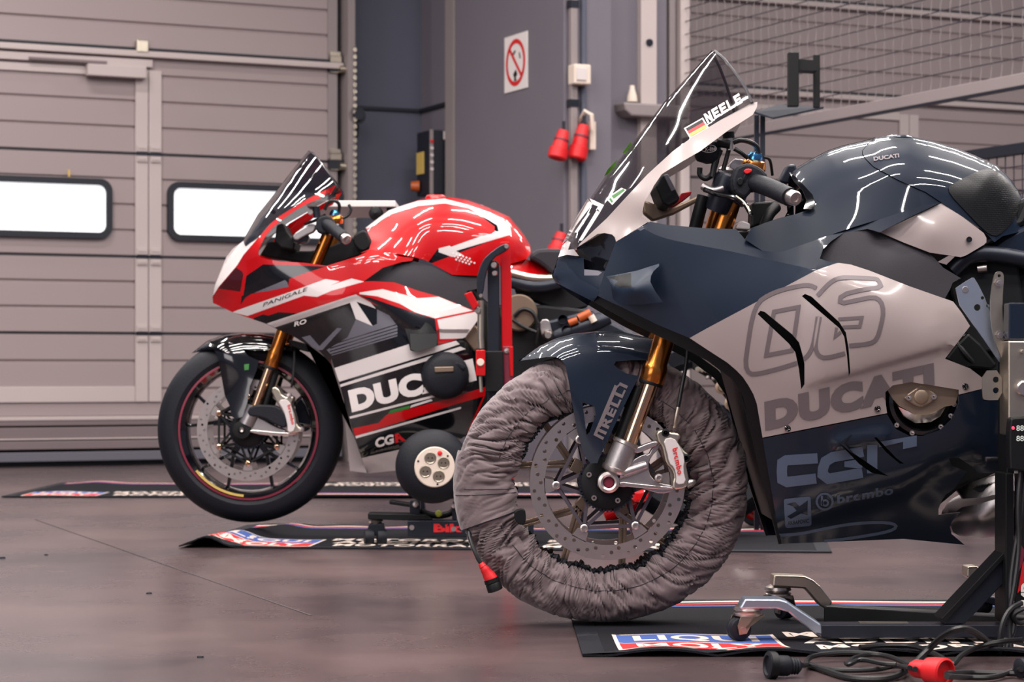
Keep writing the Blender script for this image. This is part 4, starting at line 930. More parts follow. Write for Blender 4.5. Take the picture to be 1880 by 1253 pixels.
# front fender
f_top = zS(520, 770, 700, 640, 850, 570, 1000, 530, 1200, 508, 1400, 515, 1550, 545, 1700, 575)+[(1212, 625)]
fen_loop = f_top+[(1206, 648), (1191, 662), (1160, 662), (1131, 664), (1127, 670), (1137, 679), (1150, 686), (1173, 691), (1168, 700.6), (1135, 768), (1099, 844), (1097, 851), (1085, 851), (1076, 842), (1070, 830), (1062, 800), (1058, 784), (1051, 744), (1044, 700.6), (1038, 670), (1030, 660), (1021, 656), (1002, 656), (976, 660)]
fwb = tps([(951, 665, .01), (989, 640, .055), (1095, 620, .09), (1200, 640, .092), (1160, 655, .10), (1040, 660, .098), (1000, 655, .08), (1110, 700, .108), (1165, 700, .108), (1090, 850, .108), (1060, 780, .106), (970, 660, .045)])
def wfen(q): return np.maximum(fwb(q), .002)*rnd(q, f_top, 38)
fhole = [(1069, 738), (1092, 747), (1094, 762), (1083, 793), (1077, 799)]
fen = B.panel('front_fender', fen_loop, wfen, ['navy'], holes=[fhole], body='shell', th=.004, step=7, rings=[f_top], label='glossy navy front fender with side strut')
B.decal('sponsor_lettering', fen, wfen, place_text(text_loops('IRELLI', .04, 1.2), (1112, 799), (41, -90), (-15, -7)), 'decal_grey', step=9, eps=.0015)
B.decal('sponsor_lettering', fen, wfen, [l for l in stroke([(1108, 806), (1093, 798), (1131, 708)], 5.5)], 'decal_grey', step=9, eps=.0017)
B.decal('sponsor_lettering', fen, wfen, [l for l in stroke([(1101, 785), (1132, 712), (1138, 706)], 3.2)], 'decal_grey', step=9, eps=.0019)
# ---------------------------------------------------------------- cockpit
gr = B.tube('handlebar_grip', [(1366, 330, .175), (1410, 343, .24), (1450, 362, .315)], [.0205]*1+[.0195]*15 if 0 else .0192, 'rubber', 24, sm=1)
MB().lathe(B.P(1379, 332, .20), (B.P(1450, 362, .315)-B.P(1379, 332, .20)), [(.019, 0), (.024, .002), (.024, .006), (.019, .008)], 28).build('grip_collar', 'rubber', gr)
a = B.P(1449, 361, .31); dv = (B.P(1468, 367, .345)-a)
MB().lathe(a, dv, [(.016, -.004), (.0165, 0), (.0155, .004), (.0155, .022), (.013, .026), (.007, .026), (.006, .022), (.0005, .022)], 28).build('bar_end_weight', 'steel', gr)
hs1 = B.prism('switch_housing', smooth_loop(zB(880, 590, 920, 540, 1020, 515, 1130, 560, 1210, 640, 1180, 700, 1060, 760, 1020, 830, 960, 860, 880, 800, 850, 700), 1), .215, .15, 'rubber', bevel=.006)
B.prism('kill_switch', smooth_loop(zB(965, 595, 1000, 570, 1055, 580, 1040, 610, 990, 628), 1), .222, .214, 'red_matte', parent=hs1, bevel=.002)
B.prism('button', smooth_loop(zB(900, 680, 940, 650, 970, 680, 960, 730, 920, 740), 1), .222, .214, 'black', parent=hs1, bevel=.002)
B.tube('bar_tube', [(1318, 348, .11), (1345, 340, .14), (1366, 331, .175)], .017, 'dark_metal', 16)
B.cyl('fork_cap', (1342, 372, .10), (1350, 352, .10), .027, 'dark_metal')
B.lathe('top_clamp', (1330, 345, .12), [(.0, .03), (.024, .03), (.028, .02), (.028, -.05)], 'dark_metal', axis=(.3, -.25, .9))
B.lathe('steering_stem', (1331, 328, .09), [(.017, -.01), (.017, .02), (.012, .024), (.0, .024)], 'alu', axis=(.1, -.2, 1))
B.prism('top_yoke', smooth_loop(zB(850, 500, 900, 470, 1130, 530, 1150, 560, 900, 600, 820, 560), 1), .10, -.10, 'alu', bevel=.004)
gR = B.lathe('adjuster_ring', (1384, 302, .10), [(.0, .012), (.012, .012), (.022, .008), (.026, 0), (.026, -.012)], 'gold', axis=(.15, -.25, 1))
B.lathe('adjuster_cap', (1386, 291, .10), [(.0, .012), (.012, .012), (.016, .004), (.016, -.008)], 'bluechrome', axis=(.15, -.25, 1))
sk = B.lathe('reservoir_sock', (1297, 298, .12), [(.0, -.004), (.02, 0), (.026, .008), (.028, .02), (.027, .036), (.022, .044), (.0, .046)], 'rubber', axis=(.1, -.1, 1), label='black cloth sock with white lettering')
flat_loops('lettering', place_text(text_loops('X-lite', .02), (1293, 279), (21, -3), (0, -8)), lambda x, y: B.P(x, y, .152), 'white_flat', sk)
flat_loops('lettering_oval', [[(1301+15*math.cos(t), 273+7.5*math.sin(t)) for t in [2*PI*k/28 for k in range(28)]], [(1301+13.6*math.cos(t), 273+6.2*math.sin(t)) for t in [2*PI*k/28 for k in range(28)]]], lambda x, y: B.P(x, y, .151), 'white_flat', sk)
B.cyl('clutch_reservoir', (1340, 276, .13), (1338, 254, .13), .0075, 'steel')
B.cyl('reservoir_cap', (1338, 254, .13), (1337, 243, .13), .0125, 'black')
B.tube('clamp_lug', [(1316, 262, .14), (1340, 266, .14)], .009, 'black', 12)
B.tube('cable_loop', [(1346, 262, .12), (1362, 256, .12), (1385, 264, .11), (1393, 276, .10), (1390, 290, .10)], .0055, 'cable', 10)
B.tube('hose', [(1348, 273, .12), (1362, 281, .12), (1372, 290, .11)], .005, 'cable', 10)
B.tube('hose', [(1285, 308, .12), (1284, 322, .12), (1296, 330, .12), (1308, 320, .12), (1316, 295, .12)], .006, 'cable', 10)
B.tube('hose', [(1308, 325, .13), (1312, 300, .13), (1322, 275, .13)], .007, 'cable', 10)
B.tube('hose', [(1328, 312, .12), (1334, 290, .12), (1338, 275, .12)], .005, 'cable', 10)
lv = B.tube('brake_lever', [(1293, 348, .15), (1320, 358, .17), (1352, 362, .19), (1368, 374, .21), (1378, 392, .22), (1380, 396, .22)], .0055, 'black_gloss', 10)
B.tube('lever_edge', [(1352, 360, .195), (1368, 372, .215), (1377, 389, .225)], .0025, 'zinc', 6, parent=lv)
B.tube('lever_pivot', [(1290, 342, .14), (1308, 352, .15), (1328, 346, .15)], .008, 'alu', 12)
B.tube('far_lever', [(1401, 289, -.2), (1413, 291, -.22), (1416, 305, -.24), (1418, 322, -.25)], .0035, 'black', 8)
B.prism('ignition_block', zB(1310, 690, 1390, 535, 1470, 530, 1480, 640, 1420, 660, 1400, 720, 1330, 710), -.02, -.08, 'dark_metal', bevel=.004)
dsh = B.prism('dashboard', zB(180, 640, 240, 620, 355, 850, 345, 880, 250, 935, 190, 910, 125, 740), .10, -.10, 'skin_dark', bevel=.006)
B.prism('dash_top', zB(200, 635, 240, 622, 320, 775, 275, 795), .102, -.10, 'grey_plastic', bevel=.002, parent=dsh)
B.prism('red_wedge', zB(240, 950, 350, 870, 370, 810, 470, 790, 460, 825, 380, 890, 290, 945), .06, .0, 'red', bevel=.002)
B.prism('far_duct', zB(0, 870, 130, 920, 250, 960, 560, 820, 560, 870, 300, 1010, 100, 1075, 10, 1000), -.06, -.10, 'bronze', bevel=.004)
B.tube('brake_line', [(1292, 360, .11), (1285, 385, .11), (1275, 425, .10), (1270, 440, .10)], .014, 'black', 14)
B.tube('wiring_loom', [(1425, 380, .10), (1410, 395, .12), (1400, 430, .12)], .012, 'black', 12)
B.prism('relay_box', zB(1050, 900, 1280, 880, 1270, 1000, 1200, 1090, 1040, 1140), .10, .02, 'black', bevel=.004)
B.prism('coolant_bottle', zB(890, 1150, 920, 1085, 960, 1070, 1030, 1100, 1030, 1160), .11, .05, 'white', bevel=.003)
B.prism('cockpit_liner', [(1180, 400), (1200, 415), (1290, 423), (1352, 425), (1378, 423), (1440, 404), (1490, 388), (1500, 470), (1300, 520), (1200, 480)], -.02, -.14, 'skin_dark', bevel=.004)

# the rest of the machine beyond the right edge of the picture
rw = B.P(2330, 905, 0)
rwh_ = MB().lathe(rw, (0, -1, 0), [(.205, -.085), (.228, -.095), (.235, -.08), (.21, 0), (.235, .08), (.228, .095), (.205, .085), (.20, 0)], 56).build('rear_wheel', 'bronze', NB)
MB().lathe(rw, (0, -1, 0), [(.225, -.09), (.265, -.096), (.29, -.075), (.303, -.035), (.307, 0), (.303, .035), (.29, .075), (.265, .096), (.225, .09)], 64).build('tyre', 'rubber', rwh_)
spokes(rwh_, rw, .03, .09, .21, ((75, 105), (147, 177), (219, 249), (291, 321), (3, 33)), 'bronze')
B.prism('swingarm', [(1850, 760), (2000, 740), (2330, 870), (2360, 905), (2320, 930), (2000, 850), (1860, 840)], .14, .10, 'dark_metal', bevel=.008)
B.prism('swingarm', [(1850, 760), (2000, 740), (2330, 870), (2360, 905), (2320, 930), (2000, 850), (1860, 840)], -.10, -.14, 'dark_metal', bevel=.008)
B.prism('tail_fairing', smooth_loop([(1885, 420), (1960, 400), (2150, 330), (2290, 290), (2300, 320), (2150, 420), (1960, 480), (1885, 480)], 1), .09, -.09, 'navy', bevel=.02)
B.prism('seat_pad', smooth_loop([(1895, 405), (1960, 395), (2130, 335), (2120, 315), (1960, 360), (1900, 360)], 1), .10, -.10, 'black', bevel=.02)
B.prism('rear_frame', [(1860, 500), (1960, 480), (2010, 740), (1990, 850), (1860, 860)], .09, -.09, 'skin_dark', bevel=.01)
# ================================================================== TYRE WARMER
wc = U(1105, 893, YA); wcx, wcz = wc.x, wc.z
def wsurf(th, ph, off=0., calm=0.):
    """tyre-warmer surface: th around the wheel, ph round the section (0 = tread, + = viewer's side), radians"""
    ct, st = math.cos(th), math.sin(th); cp, sp = math.cos(ph), math.sin(ph)
    RX, RZ = .314, .2915; IX, IZ = .181, .172
    rm = .5*(math.hypot(RX*ct, RZ*st)+math.hypot(IX*ct, IZ*st)); a = .5*(math.hypot(RX*ct, RZ*st)-math.hypot(IX*ct, IZ*st))
    sg = lambda v, e: math.copysign(abs(v)**e, v)
    side = abs(sp)
    wob = .09*noise.noise(Vector((ct*3, st*3, ph*.8)))+.035*noise.noise(Vector((ct*9, st*9, ph*1.6)))
    t2 = th+wob+.16*abs(ph)
    n1 = noise.noise(Vector((math.cos(t2)*9.5, math.sin(t2)*9.5, ph*.7+3)))
    n2 = noise.noise(Vector((math.cos(t2)*17, math.sin(t2)*17, ph*1.2+9)))
    n3 = noise.noise(Vector((ct*8, st*8, ph*2.2)))
    r1_ = math.exp(-(n1/.095)**2)*(.45+.8*abs(noise.noise(Vector((ct*7, st*7, ph*2+5))))*2); r2_ = math.exp(-(n2/.10)**2)
    amp = (.30+.70*side)*(1+.5*max(0, -cp))
    gather = math.exp(-((abs(ph)-1.75)/.16)**2)
    d = (-.0105*r1_-.0055*r2_+.007*n3+.004)*amp-.0045*gather*(1-calm)*(.6+n2)
    d = d*(1-.8*calm)+off
    r = rm+(a+d)*sg(cp, .85); w = (.086+d)*sg(sp, .72)
    if cp < 0: r += .008*noise.noise(Vector((ct*6, st*6, 0)))*(-cp)+.004*n2*(-cp)
    return Vector((wcx+r*ct, YA-w, wcz+r*st))
TW = thing('tyre_warmer', 'wrinkled grey cloth tyre warmer wrapped around the navy motorcycle front wheel', 'tyre warmer', (wcx, YA, wcz))
def wpatch(name, t0, t1, p0, p1, nt, npn, closed, m, off=0, calm=None, parent=TW, shift=None):
    vs = []
    for i in range(nt+(0 if closed else 1)):
        for j in range(npn+1):
            ph = p0+(p1-p0)*j/npn; th = t0+(t1-t0)*i/nt+(shift(ph) if shift else 0)
            c = calm(th, ph) if calm else 0
            vs.append(wsurf(th, ph, off, c))
    k = npn+1; n = nt if closed else nt+1; fs = []
    for i in range(nt):
        for j in range(npn): fs.append((i*k+j, i*k+j+1, ((i+1) % n)*k+j+1, ((i+1) % n)*k+j))
    return link_mesh(name, vs, fs, m, None, parent, True, 80)
cov = wpatch('cover', 0, 2*PI, -2.6, 2.62, 1500, 56, True, 'warmer_cloth', calm=lambda th, ph: .5*math.exp(-((th % (2*PI)-math.radians(265))/.5)**2)*math.exp(-((ph-.5)/.5)**2))
R_ = math.radians
fp = wpatch('flap', R_(163), R_(194.5), -.6, 2.5, 60, 40, False, 'warmer_cloth', off=.0065, calm=lambda th, ph: .25+.6*min(1, max(0, (th-R_(168))/.25)), shift=lambda ph: R_(3.2)*(1-ph/2.5)*.9)
vs = [wsurf(R_(194.7)+R_(3.2)*(1-p/2.5)*.9, p, .006, .85) for p in [(-.5+3.0*k/40) for k in range(41)]]
MB().tube(vs, .0012, 5).build('flap_hem', 'seal', fp)
MB().tube([wsurf(R_(183), p, .0072, .85) for p in [(.4+2.0*k/40) for k in range(41)]], .0007, 4).build('seam', 'seal', fp)
MB().tube([wsurf(R_(180.5), p, .0072, .85) for p in [(.9+1.5*k/40) for k in range(41)]], .0007, 4).build('seam', 'seal', fp)
MB().tube([wsurf(t, 1.75, .0008) for t in [R_(200+325*k/260) for k in range(261)]], .0007, 4).build('seam', 'seal', cov)
el = []
for k in range(420):
    t = R_(-128+170*k/419); p = wsurf(t, 2.6, -.001); j = .0035*math.sin(k*1.9); rr = Vector((math.cos(t), 0, math.sin(t))); el.append(p-rr*(.003+j)+Vector((0, .004*math.cos(k*1.3), 0)))
MB().tube(el, .0042, 6).build('elastic_edge', 'rubber', TW)
el = []
for k in range(160):
    t = R_(95+65*k/159); p = wsurf(t, 2.6, -.001); rr = Vector((math.cos(t), 0, math.sin(t))); el.append(p-rr*(.001+.003*math.sin(k*1.9)))
MB().tube(el, .004, 6).build('elastic_edge', 'rubber', TW)
B.prism('strap_end', smooth_loop([(944, 938), (964, 933), (966, 955), (962, 965), (950, 963), (944, 952)], 1), .105, .085, 'black', parent=TW, bevel=.002)
MB().tube([B.P(*p) for p in ((861, 968, .06), (862, 985, .075), (868, 1005, .09), (878, 1028, .095), (886, 1040, .095))], .0042, 8).build('power_cord', 'cable', TW)
a = B.P(882, 1034, .095); dv = B.P(904, 1067, .095)-a; L = dv.length
pl = MB().lathe(a, dv, [(.0, 0), (.006, .001), (.0085, L*.2), (.0075, L*.22), (.0105, L*.4), (.010, L*.44), (.0135, L*.7), (.014, L*.95), (.0, L)], 18).build('power_plug', 'red_matte', TW, label='red and black round plug on the cord')
a = B.P(902, 1063, .095); dv = B.P(910, 1086, .095)-a; L = dv.length
MB().lathe(a, dv, [(.0, 0), (.0165, .0), (.017, L*.3), (.0155, L*.36), (.0165, L*.42), (.0165, L*.95), (.012, L), (.010, L*.6), (.0, L*.6)], 20).build('plug_ring', 'black', pl)

# ================================================================== PIT MATS
def pit_mat(label, X0, Y0, rot, L, Wd, hfun, flip=False, details=True, z=0.0):
    """local units of 2 mm; v runs away from the viewer"""
    c, s = math.cos(rot), math.sin(rot); k = .002
    root = thing('pit_mat', label, 'floor mat', (X0, Y0, z), 'printed pit mats on the floor')
    def f3(u, v, e=0.):
        x, y = u*k, v*k
        return Vector((X0+x*c-y*s, Y0+x*s+y*c, z+.0045+hfun(x, y)+e))
    nu, nv = int(L/.02), int(Wd/.03); vs = []; fs = []
    for lay in (0, -.0042):
        for i in range(nu+1):
            for j in range(nv+1): vs.append(f3(L/k*i/nu, Wd/k*j/nv, lay))
    n = (nu+1)*(nv+1); q = nv+1
    for i in range(nu):
        for j in range(nv): fs += [(i*q+j, (i+1)*q+j, (i+1)*q+j+1, i*q+j+1), (n+i*q+j, n+i*q+j+1, n+(i+1)*q+j+1, n+(i+1)*q+j)]
    for i in range(nu): fs += [(i*q, i*q+n, (i+1)*q+n, (i+1)*q), (i*q+nv, (i+1)*q+nv, (i+1)*q+nv+n, i*q+nv+n)]
    for j in range(nv): fs += [(j, j+1, j+1+n, j+n), (nu*q+j, nu*q+j+n, nu*q+j+1+n, nu*q+j+1)]
    link_mesh('carpet', vs, fs, 'mat_black', None, root, True, 60)
    Lu, Wu = L/k, Wd/k
    def put(name, loops, m, e=.0006, step=12):
        q_, tri = triangulate(loops, step); used = np.unique(tri); rm = -np.ones(len(q_), int); rm[used] = np.arange(len(used)); q_ = q_[used]; tri = rm[tri]
        if flip: q_ = np.array([Lu, Wu])-q_
        a = q_[tri]; ar = (a[:, 1, 0]-a[:, 0, 0])*(a[:, 2, 1]-a[:, 0, 1])-(a[:, 1, 1]-a[:, 0, 1])*(a[:, 2, 0]-a[:, 0, 0]); tri[ar < 0] = tri[ar < 0][:, ::-1]
        return link_mesh(name, [f3(p[0], p[1], e) for p in q_], [tuple(int(i) for i in t) for t in tri], m, None, root, True, 60)
    put('rubber_border', [[(0, 0), (Lu, 0), (Lu, Wu), (0, Wu)], [(22, 22), (Lu-22, 22), (Lu-22, Wu-14), (22, Wu-14)]], 'rubber', .0004, 40)
    # brand field
    wv = lambda u, v: (u, v+7*math.sin((u-40)/156*2*PI-.8)*(1 if 40 < u < 200 else 0))
    def wl_(l): return [wv(*p) for p in resamp(l, 6)]
    x0, x1, y0, y1 = 40, 198, 26, 158; ym = 90
    put('logo_ground', [wl_([(x0-4, y0-5), (x1+4, y0-5), (x1+4, y1+5), (x0-4, y1+5)])], 'mat_white', .0006)
    put('logo_upper_field', [wl_([(x0, ym+2), (x1, ym+2), (x1, y1), (x0, y1)])], 'mat_blue', .0009)
    put('logo_lower_field', [wl_([(x0, y0), (x1, y0), (x1, ym-2), (x0, ym-2)])], 'mat_red', .0009)
    for w_, yy in (('LIQUI', ym+9), ('MOLY', y0+6)):
        for li in [place_text(text_loops(w_, .035, 1.1), (x0+16, yy), (x1-x0-32, 0), (0, 50))]:
            put('logo_lettering', [wl_(l) for l in li], 'mat_white', .0012, 14)
    for w_, yy, x_ in (('MOTOROILS', 140, 214), ('ADDITIVES', 86, 224), ('MOTORRAD', 32, 234)):
        put('mat_lettering', place_text(text_loops(w_, .035, 1.1), (x_, yy), (30*len(w_), 0), (0, 44)), 'mat_white', .0008, 30)
    if L > 1.5:
        for w_, yy, x_ in (('MOTOROILS', 140, 560), ('ADDITIVES', 86, 560), ('MOTORRAD', 32, 560)):
            put('mat_lettering', place_text(text_loops(w_, .035, 1.1), (x_, yy), (30*len(w_), 0), (0, 44)), 'mat_white', .0008, 30)
    for yy, amp, m, wdt in ((Wu-34, 7, 'mat_white', 15), (Wu-54, 8, 'mat_red', 15), (Wu-76, 6, 'mat_blue', 15)):
        P = [(u, yy+amp*math.sin(u/58+yy*.02)) for u in range(24, int(Lu-24), 12)]
        put('wave_stripe', stroke(P, wdt), m, .0008, 40)
    return root
def h1(x, y):
    f = math.exp(-(y/.10)**2)
    return .012*f*(abs(math.sin((x-.05)*PI/.21))*(1 if .05 < x < .9 else .2))
pit_mat('black printed pit mat under the navy motorcycle front wheel, front edge rippled', .135, 4.275, .006, 2.0, 1.04, h1)
def h2(x, y):
    return .033*math.exp(-((x-.085-.10*y)/.055)**2)*math.exp(-(y/.9)**2)*(1 if x > -.1 else 0)+.004*math.exp(-((y-1)/.1)**2)*math.sin(x*22)
pit_mat('black printed pit mat under the red motorcycle, its left corner curled up', -1.03, 6.90, -.10, 2.0, .98, h2)
def h3(x, y): return .012*math.exp(-((x-.2)/.1)**2)*(y/1.2)+.002
pit_mat('black printed pit mat furthest left, along the foot of the sectional door', -2.2, 9.62, -.02, 1.7, 1.15, h3)
pit_mat('far black pit mat turned round, overlapping the left one behind the red motorcycle', -.95, 9.55, -.02, 1.7, 1.15, lambda x, y: .006, flip=True, z=.004)

# ================================================================== LIFT STAND OF THE NAVY MOTORCYCLE
YS = 4.50
def Q(x, y, Y=YS): return U(x, y, Y)
ST_ = thing('lift_stand', 'black wheeled lift stand holding up the navy motorcycle at the right edge', 'motorcycle stand', (Q(1860, 680).x, YS, 0))
def sprism(name, poly, Y0, Y1, m, parent=ST_, bevel=.003, **k): return MB().prism(poly, Y0, Y1).build(name, m, parent, False, bevel=bevel, **k)
sprism('base_beam', [(1508, 1148), (1930, 1148), (1930, 1172), (1508, 1172)], 4.47, 4.53, 'dark_metal', bevel=.002)
sprism('beam_label', [(1578, 1143.5), (1668, 1144), (1668, 1147.6), (1578, 1147.6)], 4.49, 4.51, 'zinc', bevel=0)
ar = sprism('front_arm', zm(1020, 980, .45745)(760, 262, 900, 263, 930, 272, 955, 290, 1068, 365, 1070, 410, 1045, 405, 985, 362, 935, 318, 885, 303, 735, 305), 4.47, 4.53, 'zinc_blue', bevel=.004, label='bright zinc-plated arm')
MB().bar(U(1519, 1126, 4.86), U(1930, 1150, 4.64), .05, .034).build('base_beam', 'black', ST_, False, bevel=.002)
sprism('rear_arm', zm(1020, 980, .45745)(875, 168, 1000, 172, 1035, 188, 1062, 212, 1112, 275, 1096, 312, 1060, 290, 1000, 222, 870, 215), 4.87, 4.93, 'zinc', bevel=.004)
def castor(x, y, Y, zt, yaw=0.4, wheel_r=None):
    """swivel castor: top bearing, fork, wheel on the floor"""
    c = Q(x, y, Y); zt_ = zt; r = wheel_r or zt_*.36
    b = MB(); b.lathe((c.x, Y, zt_), (0, 0, -1), [(.0, -.012), (.012, -.012), (.028, -.004), (.030, .002), (.024, .006), (.030, .010), (.030, .014), (.0, .014)], 24); top = b.build('castor_bearing', 'steel', ST_)
    f = Vector((-math.cos(yaw), -math.sin(yaw), 0)); sd = Vector((math.sin(yaw), -math.cos(yaw), 0)); ax = Vector((c.x, Y, r+.006))+f*.022
    for s_ in (-1, 1):
        b = MB(); o = sd*.020*s_; T = Vector((c.x, Y, zt_-.014)); P = [T+f*-.026+o, T+f*.026+o, ax+f*.012+Vector((0, 0, .008))+o, ax+f*.008-Vector((0, 0, .010))+o, ax-f*.008-Vector((0, 0, .008))+o, ax-f*.03+Vector((0, 0, .03))+o]
        n = len(P); th = sd*.003; b.add([p-th/2 for p in P]+[p+th/2 for p in P], [tuple(range(n)), tuple(range(n, 2*n))[::-1]]+[(i, i+n, (i+1) % n+n, (i+1) % n) for i in range(n)]); b.build('castor_fork', 'zinc', top, False)
    b = MB(); b.lathe(ax, sd, [(.004, -.016), (r*.6, -.016), (r*.92, -.014), (r, -.009), (r, -.002), (r*.93, 0), (r, .002), (r, .009), (r*.92, .014), (r*.6, .016), (.004, .016)], 32); w = b.build('castor_wheel', 'rubber', top)
    b = MB(); b.cyl(ax-sd*.024, ax+sd*.024, .006, seg=12); b.build('axle_bolt', 'steel', w)
castor(1374, 1120, 4.50, .070, .35, .0235)
castor(1428, 1100, 4.90, .070, 2.2, .022)
castor(1792, 1090, 5.0, .065, 2.0, .022)
sprism('rear_arm', zN(472, 612, 525, 608, 560, 630, 572, 655, 530, 700, 470, 668), 5.0, 5.06, 'zinc', bevel=.004)
sprism('rear_arm', zN(585, 775, 620, 778, 690, 805, 690, 850, 600, 820, 560, 812), 4.95, 5.01, 'dark_metal', bevel=.003)
sprism('diagonal_brace', [(1734, 1141), (1848, 1018), (1868, 1022), (1868, 1045), (1772, 1146), (1734, 1147)], 4.47, 4.52, 'dark_metal', bevel=.002)
sprism('diagonal_brace_flange', [(1728, 1137), (1846, 1012), (1852, 1018), (1736, 1143)], 4.46, 4.54, 'black', bevel=.001)
sprism('upright', [(1846, 870), (1862, 870), (1862, 1148), (1846, 1148)], 4.44, 4.54, 'black', bevel=.002)
sprism('upright', [(1848, 560), (1862, 560), (1862, 872), (1848, 872)], 4.48, 4.56, 'black', bevel=.002)
sprism('blue_sleeve', [(1852, 556), (1930, 556), (1930, 625), (1852, 625)], 4.42, 4.50, 'navy', bevel=.003)
pz = sprism('zinc_panel', [(1851, 626), (1930, 626), (1930, 800), (1851, 800)], 4.41, 4.49, 'zinc', bevel=.003)
for x, y, r in ((1876, 646, .004), (1879, 714, .016)):
    b = MB(); b.lathe(U(x, y, 4.41), (0, -1, 0), [(.0, .012), (r*.8, .012), (r, .009), (r, -.002)], 22); b.build('knob', 'steel', pz)
tabp = smooth_loop(zL(606, 662, 720, 660, 726, 840, 620, 842, 606, 825), 0)
def plate(name, poly, holes, Y0, t, m, parent, **k):
    return extrude_loops(name, [poly]+holes, lambda x, y: Vector(((x-CX)*Y0/FPX, Y0, CH-(y-HZ)*Y0/FPX)), Vector((0, t, 0)), m, parent, **k)
plate('slotted_tab', smooth_loop(tabp, 1), [circ(5.6, 16, *zL(687, 717)[0]), circ(5.6, 16, *zL(687, 782)[0])], 4.46, .006, 'zinc', ST_)
plate('gusset_plate', smooth_loop(zL(412, 185, 540, 98, 560, 100, 640, 260, 720, 560, 728, 640, 640, 510), 1), [circ(6.2, 18, *zL(575, 280)[0]), circ(3.2, 12, *zL(606, 222)[0]), circ(3.0, 12, *zL(638, 270)[0])], 4.50, .006, 'zinc_blue', ST_, label='bright zinc gusset plate with holes')
b = MB(); p = U(*zL(502, 172)[0], 4.50); b.lathe(p, (0, -1, 0), [(.0, .0015), (.006, .0015), (.0068, 0)], 20); b.build('rivet', 'steel', ST_)
plate('curved_link', smooth_loop(zL(672, 100, 690, 62, 720, 60, 738, 85, 728, 200, 726, 330, 740, 470, 735, 590, 726, 600, 672, 460, 655, 330, 655, 220), 2), [circ(3, 12, *zL(707, 88)[0])], 4.47, .008, 'zinc', ST_)
for x, y in zL(702, 130, 708, 445):
    b = MB(); b.lathe(U(x, y, 4.47), (0, -1, 0), [(.0, .010), (.004, .010), (.0045, .005), (.0085, .005), (.0085, 0)], 6); b.build('hex_bolt', 'steel', ST_, False)
sprism('vertical_banner', [(1864, 870), (1930, 870), (1930, 1120), (1864, 1120)], 4.46, 4.47, 'skin_dark', bevel=0)
for pl_, m in (((1866, 985, 1880, 1010, 1880, 1030, 1866, 1060), 'red_line'), ((1868, 1090, 1880, 1020, 1930, 960, 1930, 1030), 'red_matte')):
    sprism('banner_stripe', pxl(*pl_), 4.458, 4.46, m, bevel=0)
flat_loops('banner_lettering', place_text(text_loops('CND', .05), (1874, 1125), (0, -55), (22, 0)), lambda x, y: U(x, y, 4.456), 'white_flat', ST_)
# temperature controller
TC = thing('temperature_controller', 'black tyre warmer controller with red lamp and digit display at the right edge', 'controller', U(1870, 868, 4.38))
MB().prism(smooth_loop([(1853, 772), (1862, 765), (1940, 765), (1940, 868), (1858, 866), (1853, 858)], 1), 4.37, 4.405).build('housing', 'black', TC, False, bevel=.004)
b = MB(); b.lathe(U(1860, 786.5, 4.37), (0, -1, 0), [(.0, .002), (.003, .0015), (.0034, 0)], 14); b.build('indicator_lamp', 'led', TC)
for yy in (787, 806): flat_loops('display_digits', place_text(text_loops('88.8', .01), (1866, yy+4.5), (24, 0), (0, -10)), lambda x, y: U(x, y, 4.3685), 'digit', TC)
def cable(label, pts, r=.005, m='cable', group='black cables lying loose around the lift stand', plug=None):
    P = [Vector(p) for p in pts]
    for _ in range(3):
        o = [P[0]]
        for a, b_ in zip(P, P[1:]): o += [a*.75+b_*.25, a*.25+b_*.75]
        P = o+[P[-1]]
    return tag(MB().tube(P, r, 8).build('power_cable', m), label, 'cable', group)
def G(x, y, z=.006):                                  # picture position of a point at height z -> world
    Y = (CH-z)*FPX/(y-HZ); return Vector(((x-CX)*Y/FPX, Y, z))
zP = zm(1400, 1120, .25532)
def gp(*p, z=.006): return [G(x, y, z) for x, y in zP(*p)]
def path(*a):                                         # zP x, zP y, height
    return [G(*zP(a[i], a[i+1])[0], a[i+2]) for i in range(0, len(a), 3)]
cable('black cable arching up over the stand beam towards the red plug', path(330, 395, .006, 480, 450, .006, 640, 500, .006, 900, 505, .006, 1040, 440, .01, 1180, 300, .03, 1300, 180, .07, 1440, 120, .09, 1560, 180, .06, 1640, 250, .02, 1680, 280, .008), .0062)
cable('black cable looping from the round black connector along the mat edge', path(280, 400, .02, 320, 400, .012, 310, 370, .012, 360, 330, .014, 560, 305, .018, 800, 315, .018, 960, 350, .014, 1050, 400, .012, 1100, 430, .03), .0050)
cable('black cable running low in front of the mat to the red plug', path(330, 400, .008, 470, 430, .008, 640, 440, .008, 850, 430, .008, 960, 400, .01, 1060, 420, .03), .0046)
cable('thin black cable tangled over the mat edge left of the red plug', path(620, 395, .015, 640, 350, .02, 760, 320, .02, 900, 330, .02, 1000, 370, .02, 1060, 400, .02), .0046)
cable('thin black cable bent to a tip over the mat lettering', path(600, 385, .015, 620, 400, .015, 700, 350, .02, 860, 390, .02, 960, 395, .02), .0046)
cable('black cable crossing the mat lettering in a low arch', path(700, 270, .02, 900, 255, .02, 1100, 260, .02, 1250, 320, .02, 1360, 395, .012, 1380, 390, .012, 1420, 330, .02, 1560, 260, .03, 1740, 225, .04, 1880, 215, .05), .0052)
cable('pair of black cables leaving the red plug to the right, upper', path(1325, 460, .03, 1450, 450, .01, 1600, 455, .008, 1760, 460, .008, 1900, 465, .008), .005)
cable('pair of black cables leaving the red plug to the right, lower', path(1325, 480, .03, 1450, 488, .008, 1600, 492, .008, 1700, 480, .008, 1800, 440, .01, 1860, 430, .02), .005)
def hang(label, pts, r=.0055): return cable(label, [U(x, y, Y) for x, y, Y in pts], r)
